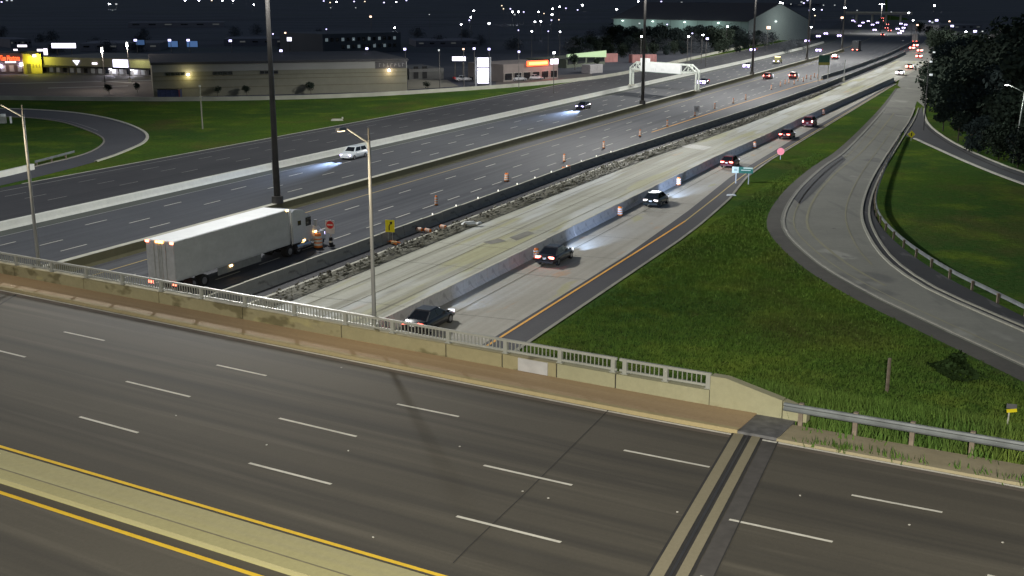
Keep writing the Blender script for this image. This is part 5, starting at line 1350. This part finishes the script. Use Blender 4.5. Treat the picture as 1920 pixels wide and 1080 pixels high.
for px, py in white:
    hsh = (px * 7 + py * 13) % 11
    o = far_lamp(px, py, G_LAMPD if (px, py) in dim or hsh in (2, 5) else (G_BLUE if hsh in (1, 7) else (G_PALEW if hsh == 9 else G_LAMP)), 9.0 if py > 12 else 8.0, .8 if (px, py) in dim else (.8, 1.0, 1.25)[hsh % 3])
    if py > 90: o.location.z = 0
    tag(o, 'small point of a distant lamp ' + ('above the plaza on the left' if px < 480 else 'in the dark above the cream store' if px < 860 else 'in the cluster above the red sign shop' if px < 1110 else 'around the big warehouse' if px < 1440 else 'over the far highway' if px < 1708 else 'above the dark trees on the right'), 'street lamp', 'distant white city lamps')
blue = [(254, 77), (318, 77), (353, 77), (432, 78), (527, 97), (688, 93), (759, 94), (889, 93), (917, 94), (973, 99), (1326, 74), (1452, 26), (1756, 39), (1828, 60), (1785, 50)]
for px, py in blue:
    o = far_lamp(px, py, G_BLUE, 8.5, 2.0); tag(o, 'bright blue white lot lamp on a pole behind the plaza', 'street lamp', 'bright blue white lot lamps')
for px, py, k in [(695, 32, 1.6), (535, 63, 1.2), (869, 94, 1.6), (1441, 53, 2.6), (1579, 34, 1.8), (1720, 48, 1.2), (1780, 41, 1.0)]:
    o = far_lamp(px, py, G_WARM, 9.0, k); tag(o, 'bright pinkish orange lamp standing out among white city lights', 'street lamp', 'pinkish orange distant lamps')
# parking lot poles of the plaza
for px, yb_, yt, l in [(198, 170, 93, 'tall parking lot pole with two lamp heads, left of the pair'), (244, 155, 83, 'tall parking lot pole with two lamp heads, right of the pair')]:
    x, y = gp(px, yb_); hh = z_at(y, yt); root = thing('lot_lamp', l, 'street lamp', (x, y, 0))
    MB().tube((0, 0, 0), (0, 0, hh), .14, .09, 8).build('pole', STEEL_DK, root); MB().box((0, 0, .5), (.6, .6, 1.0)).build('base', BAR_CAP, root)
    MB().box((0, 0, hh), (.5, .4, 1.1)).build('lamp_head', glow('lot_lens', (.8, .85, .85), .5), root)
    add_light('lamp_light', root, (0, -.5, hh - .8), 2500, (1, .86, .74), size=.3)
# blue lamp wash on a far building band, painted as glowing panels
for x0, x1, l in ((318, 335, 'left of two glowing panels for blue lamplight on a far wall'), (353, 372, 'right of two glowing panels for blue lamplight on a far wall')): pole_sign(l, x0, x1, 77, 88, 110, glow('blue_wash', (.12, .25, .55), .45), post=False)
pole_sign('glowing panel for blue lamplight, far left of the two behind the store', 258, 273, 75, 84, 110, glow('blue_wash', (.12, .25, .55), .3), post=False)  # same blue wash, painted as one more glowing panel

# ------------------------------------------------------------------ vegetation
def tree_mesh(seed, H, R, nleaf, conifer=False):
    r = random.Random(seed); mb = MB()
    lobes = []
    low = conifer == 'low'
    if conifer is not True:
        for _ in range(20 if low else 11):
            a = r.uniform(0, 2 * PI); d = r.uniform(0, R * .62); lobes.append((d * math.cos(a), d * math.sin(a), r.uniform(H * (.42 if not conifer else .2), H * .88), r.uniform(R * .28, R * .52)))
    for _ in range(nleaf):
        if conifer is True:
            z = H * (.10 + .9 * (1 - math.sqrt(r.random()))); rr = R * (1 - z / H) * math.sqrt(r.uniform(.3, 1)) * (1 + .25 * math.sin(z * 3)); a = r.uniform(0, 2 * PI); p = (rr * math.cos(a), rr * math.sin(a), z)
        else:
            lx, ly, lz, lr = r.choice(lobes); v = Vector((r.gauss(0, 1), r.gauss(0, 1), r.gauss(0, 1))).normalized() * lr * r.uniform(.65, 1.05); p = (lx + v.x, ly + v.y, lz + v.z * .8)
        s = r.uniform(.25, .62) * H / 12
        e1 = Vector((r.gauss(0, 1), r.gauss(0, 1), r.gauss(0, 1))).normalized(); e2 = e1.orthogonal().normalized(); q = Vector(p)
        mb.poly([q - e1 * s, q + e2 * s * .7, q + e1 * s, q - e2 * s * .7])
    tb = MB(); tb.tube((0, 0, 0), (0, 0, H * .55), H * .022, H * .012, 7)
    for k in range(5):
        a = k * 1.3; tb.tube((0, 0, H * (.25 + .06 * k)), (R * .5 * math.cos(a), R * .5 * math.sin(a), H * (.5 + .06 * k)), H * .010, H * .004, 5)
    return mb, tb
TREES = []
for sd, H, R, n, con, m_ in ((1, 12, 5, 1300, False, LEAF), (2, 10, 4.6, 1100, False, LEAF2), (3, 14, 4.2, 1300, True, LEAF2), (4, 8, 4.2, 900, False, LEAF), (5, 7, 6.5, 1500, 'low', LEAF_F), (6, 10, 6.0, 2000, 'low', LEAF), (7, 9, 5.2, 1700, 'low', LEAF2)):
    mb, tb = tree_mesh(sd, H, R, n, con); TREES.append((mb.mesh('crown', m_), tb.mesh('trunk', BARK), H))
def tree(px, yb_, yt, k, label, group):
    x, y = gp(px, yb_); cm, tm_, H = TREES[k]; sc = max(.3, z_at(y, yt) / H)
    root = thing('tree', label, 'tree', (x, y, -.1), random.uniform(0, 6), group); root.scale = (sc * random.uniform(.9, 1.15), sc * random.uniform(.9, 1.15), sc)
    part('trunk', tm_, root); part('crown', cm, root)
random.seed(5)
gR = 'dark trees massed at the right side'
def zone_R(px, py): return ('dark leafy tree at the front edge of the right hand mass, above the dark lawn' if py > 205 else ('dark leafy tree in the middle of the unlit right hand mass' if py > 130 else 'dark leafy tree at the back of the right hand mass, below the distant lamps'))
for px, yb_, yt in [(1760, 190, 110), (1778, 215, 120), (1800, 235, 110), (1770, 150, 75), (1790, 165, 70), (1812, 180, 78), (1830, 215, 105), (1850, 230, 120), (1875, 240, 110), (1900, 250, 95), (1925, 265, 90), (1835, 170, 85), (1870, 185, 60), (1890, 195, 55), (1908, 180, 40),
                    (1925, 215, 60), (1760, 120, 68), (1785, 115, 62), (1805, 120, 65), (1830, 125, 72), (1900, 140, 40), (1920, 150, 30), (1945, 200, 40), (1960, 250, 80), (1752, 95, 55), (1770, 90, 52), (1740, 75, 47), (1725, 62, 42), (1860, 120, 62), (1880, 110, 45),
                    (1790, 245, 150), (1822, 258, 160), (1860, 268, 165), (1890, 285, 175), (1930, 295, 170), (1770, 228, 150), (1845, 200, 100), (1880, 215, 110), (1915, 235, 120), (1955, 290, 150), (1765, 170, 110), (1800, 200, 125), (1754, 210, 150), (1768, 246, 192), (1796, 266, 205), (1834, 284, 215), (1872, 300, 232), (1908, 314, 240), (1750, 180, 120), (1940, 318, 230)]:
    tree(px, yb_, yt, random.choice((5, 6, 5, 0)), zone_R(px, yb_), gR)
gM = 'dark trees in front of the warehouse'
for px in range(1150, 1400, 15): tree(px + random.uniform(-5, 5), 80 + (px - 1150) * .03 + random.uniform(-4, 8), 48 + random.uniform(-4, 10), random.choice((5, 6)), 'dark tree in the belt before the warehouse', gM)
for row, (ya, yb2) in enumerate(((104, 82), (113, 92), (97, 70))):
    for px in range(1085 - 10 * row, 1450 - 22 * row, 19):
        f = (px - 1085) / 365; k = random.uniform(-3, 3)
        tree(px + random.uniform(-6, 6), ya - 22 * f + k, yb2 - 22 * f + k + random.uniform(-4, 4), random.choice((5, 6, 4)), 'low dark tree in the unlit belt before the warehouse, ' + ('behind the green fascia' if px < 1195 else 'above the sign gantry' if px < 1310 else 'right of the gantry'), 'unlit belt of low trees')
for px in (1395, 1402, 1418): tree(px, 82, 58, 2, 'small conifer at the warehouse gable', 'conifers at the gable')
gC = 'dim trees scattered among the distant lights'
for _ in range(40):
    px = random.uniform(-20, 1500); yb_ = random.uniform(62, 102)
    tree(px, yb_, yb_ - random.uniform(.14, .26) * (yb_ + 10), 4, 'dim low tree among distant lights ' + ('above the plaza on the left' if px < 480 else 'behind the long cream store' if px < 820 else 'behind the tall pylon sign' if px < 1150 else 'around the big warehouse'), gC)
tree(1078, 131, 100, 3, 'green tree lit in front of the green fascia', None); tree(1118, 128, 108, 3, 'bush like tree below the right end of the green fascia', None)
for px, yb_, yt, l in [(205, 177, 168, 'low bush at the foot of the left parking lot pole'), (583, 177, 153, 'dark bush against the middle of the cream store wall'), (801, 171, 162, 'small bush past the right corner of the cream store'), (408, 181, 174, 'small bush by the left part of the store wall'), (463, 180, 164, 'thin bush by the store wall under the mast'), (258, 174, 167, 'dark shrub at the plaza lot corner')]:
    tree(px, yb_, yt, 3, l, None)
# bush on the near slope
x, y, z = gt(1790, 705)
mb = MB(); r = random.Random(3)
for _ in range(700):
    v = Vector((r.gauss(0, 1), r.gauss(0, 1), abs(r.gauss(0, 1)))).normalized() * r.uniform(.6, 1.0); q = Vector((v.x * 1.3 * (1 + .5 * math.sin(v.z * 5 + v.x * 3)), v.y * 1.3, v.z * 1.5 * (1 + .35 * math.sin(v.x * 4)))); s = r.uniform(.06, .22)
    e1 = Vector((r.gauss(0, 1), r.gauss(0, 1), r.gauss(0, 1))).normalized(); e2 = e1.orthogonal().normalized(); mb.poly([q - e1 * s, q + e2 * s * .7, q + e1 * s, q - e2 * s * .7])
o = mb.build('bush', plain('bush_leaves', (.030, .052, .018), .9, var=.4, scale=1, spec=0)); o.scale = (1.15, 1.15, .8); o.location = (x, y, z); tag(o, 'dark round bush on the grass slope beside the ramp', 'bush')

def blades(name, label, pts, hmin, hmax, w, per, mat):
    V = []; F = []
    for x, y, z in pts:
        for _ in range(per):
            a = random.uniform(0, 2 * PI); h = random.uniform(hmin, hmax); dx, dy = random.gauss(0, .18), random.gauss(0, .18); lx, ly = random.gauss(0, .25) * h, random.gauss(0, .25) * h
            c, s = math.cos(a) * w * random.uniform(.6, 1.4), math.sin(a) * w; n = len(V)
            V += [(x + dx - c, y + dy - s, z), (x + dx + c, y + dy + s, z), (x + dx + lx, y + dy + ly, z + h)]; F.append((n, n + 1, n + 2))
    o = MB(); o.v = V; o.f = F; o.m = [0] * len(F); o.uv = [(0, 0)] * (3 * len(F))
    ob = o.build(name, mat, kind='stuff'); tag(ob, label, 'grass'); return ob
random.seed(11)
pts = []
while len(pts) < 10000:
    a = random.uniform(29.5, 66); d = random.uniform(.15, 13) ; p = DP0 + DE * a + DM * (5.5 + interp(a, FW) + d)
    if random.random() < 1 - d / 17: pts.append((p[0], p[1], terrain(*p) - .03))
blades('tall_grass', 'tall yellowish green grass growing behind the guardrail', pts, .35, 1.0, .035, 5, BLADE)
RLF = resample(RL, 600)
pts = []
while len(pts) < 30000:
    u = random.uniform(-27.8, 24); s = random.uniform(62, 225); p = N * u + T * s
    if p[0] > 44: continue
    r_ = p - DP0
    if float(r_ @ DM) < 6.3: continue
    if u < edger(s) + .4: continue
    dd = np.linalg.norm(RLF - p, axis=1); i = int(np.argmin(dd)); dmin = dd[i]; t_ = RLF[min(i + 1, 599)] - RLF[max(i - 1, 0)]
    side = t_[0] * (p[1] - RLF[i][1]) - t_[1] * (p[0] - RLF[i][0])
    if side < 0 or dmin < float(np.interp(i, [0, 220, 340, 599], [1.9, 1.1, .9, .6])) + random.random() * .6: continue
    if random.random() < (s - 110) / 110: continue
    if random.random() > .25 + .75 * min(1, 70 / max(p[1], 1)): continue
    pts.append((p[0], p[1], terrain(*p) - .02))
blades('grass', 'short green grass on the wedge between the highway and the ramp', pts, .06, .26, .045, 3, BLADE)
# weeds on the dirt verge
pts = []
for _ in range(130):
    a = random.uniform(33, 62); b = random.choice((random.uniform(3.3, 3.5), random.uniform(3.3, 3.6), random.uniform(4.6, 5.0))); p = dp(a, b, .05); pts.append(p)
blades('weed_tuft', 'weeds growing out of the dirt verge at the kerb', pts, .1, .38, .03, 10, BLADE)
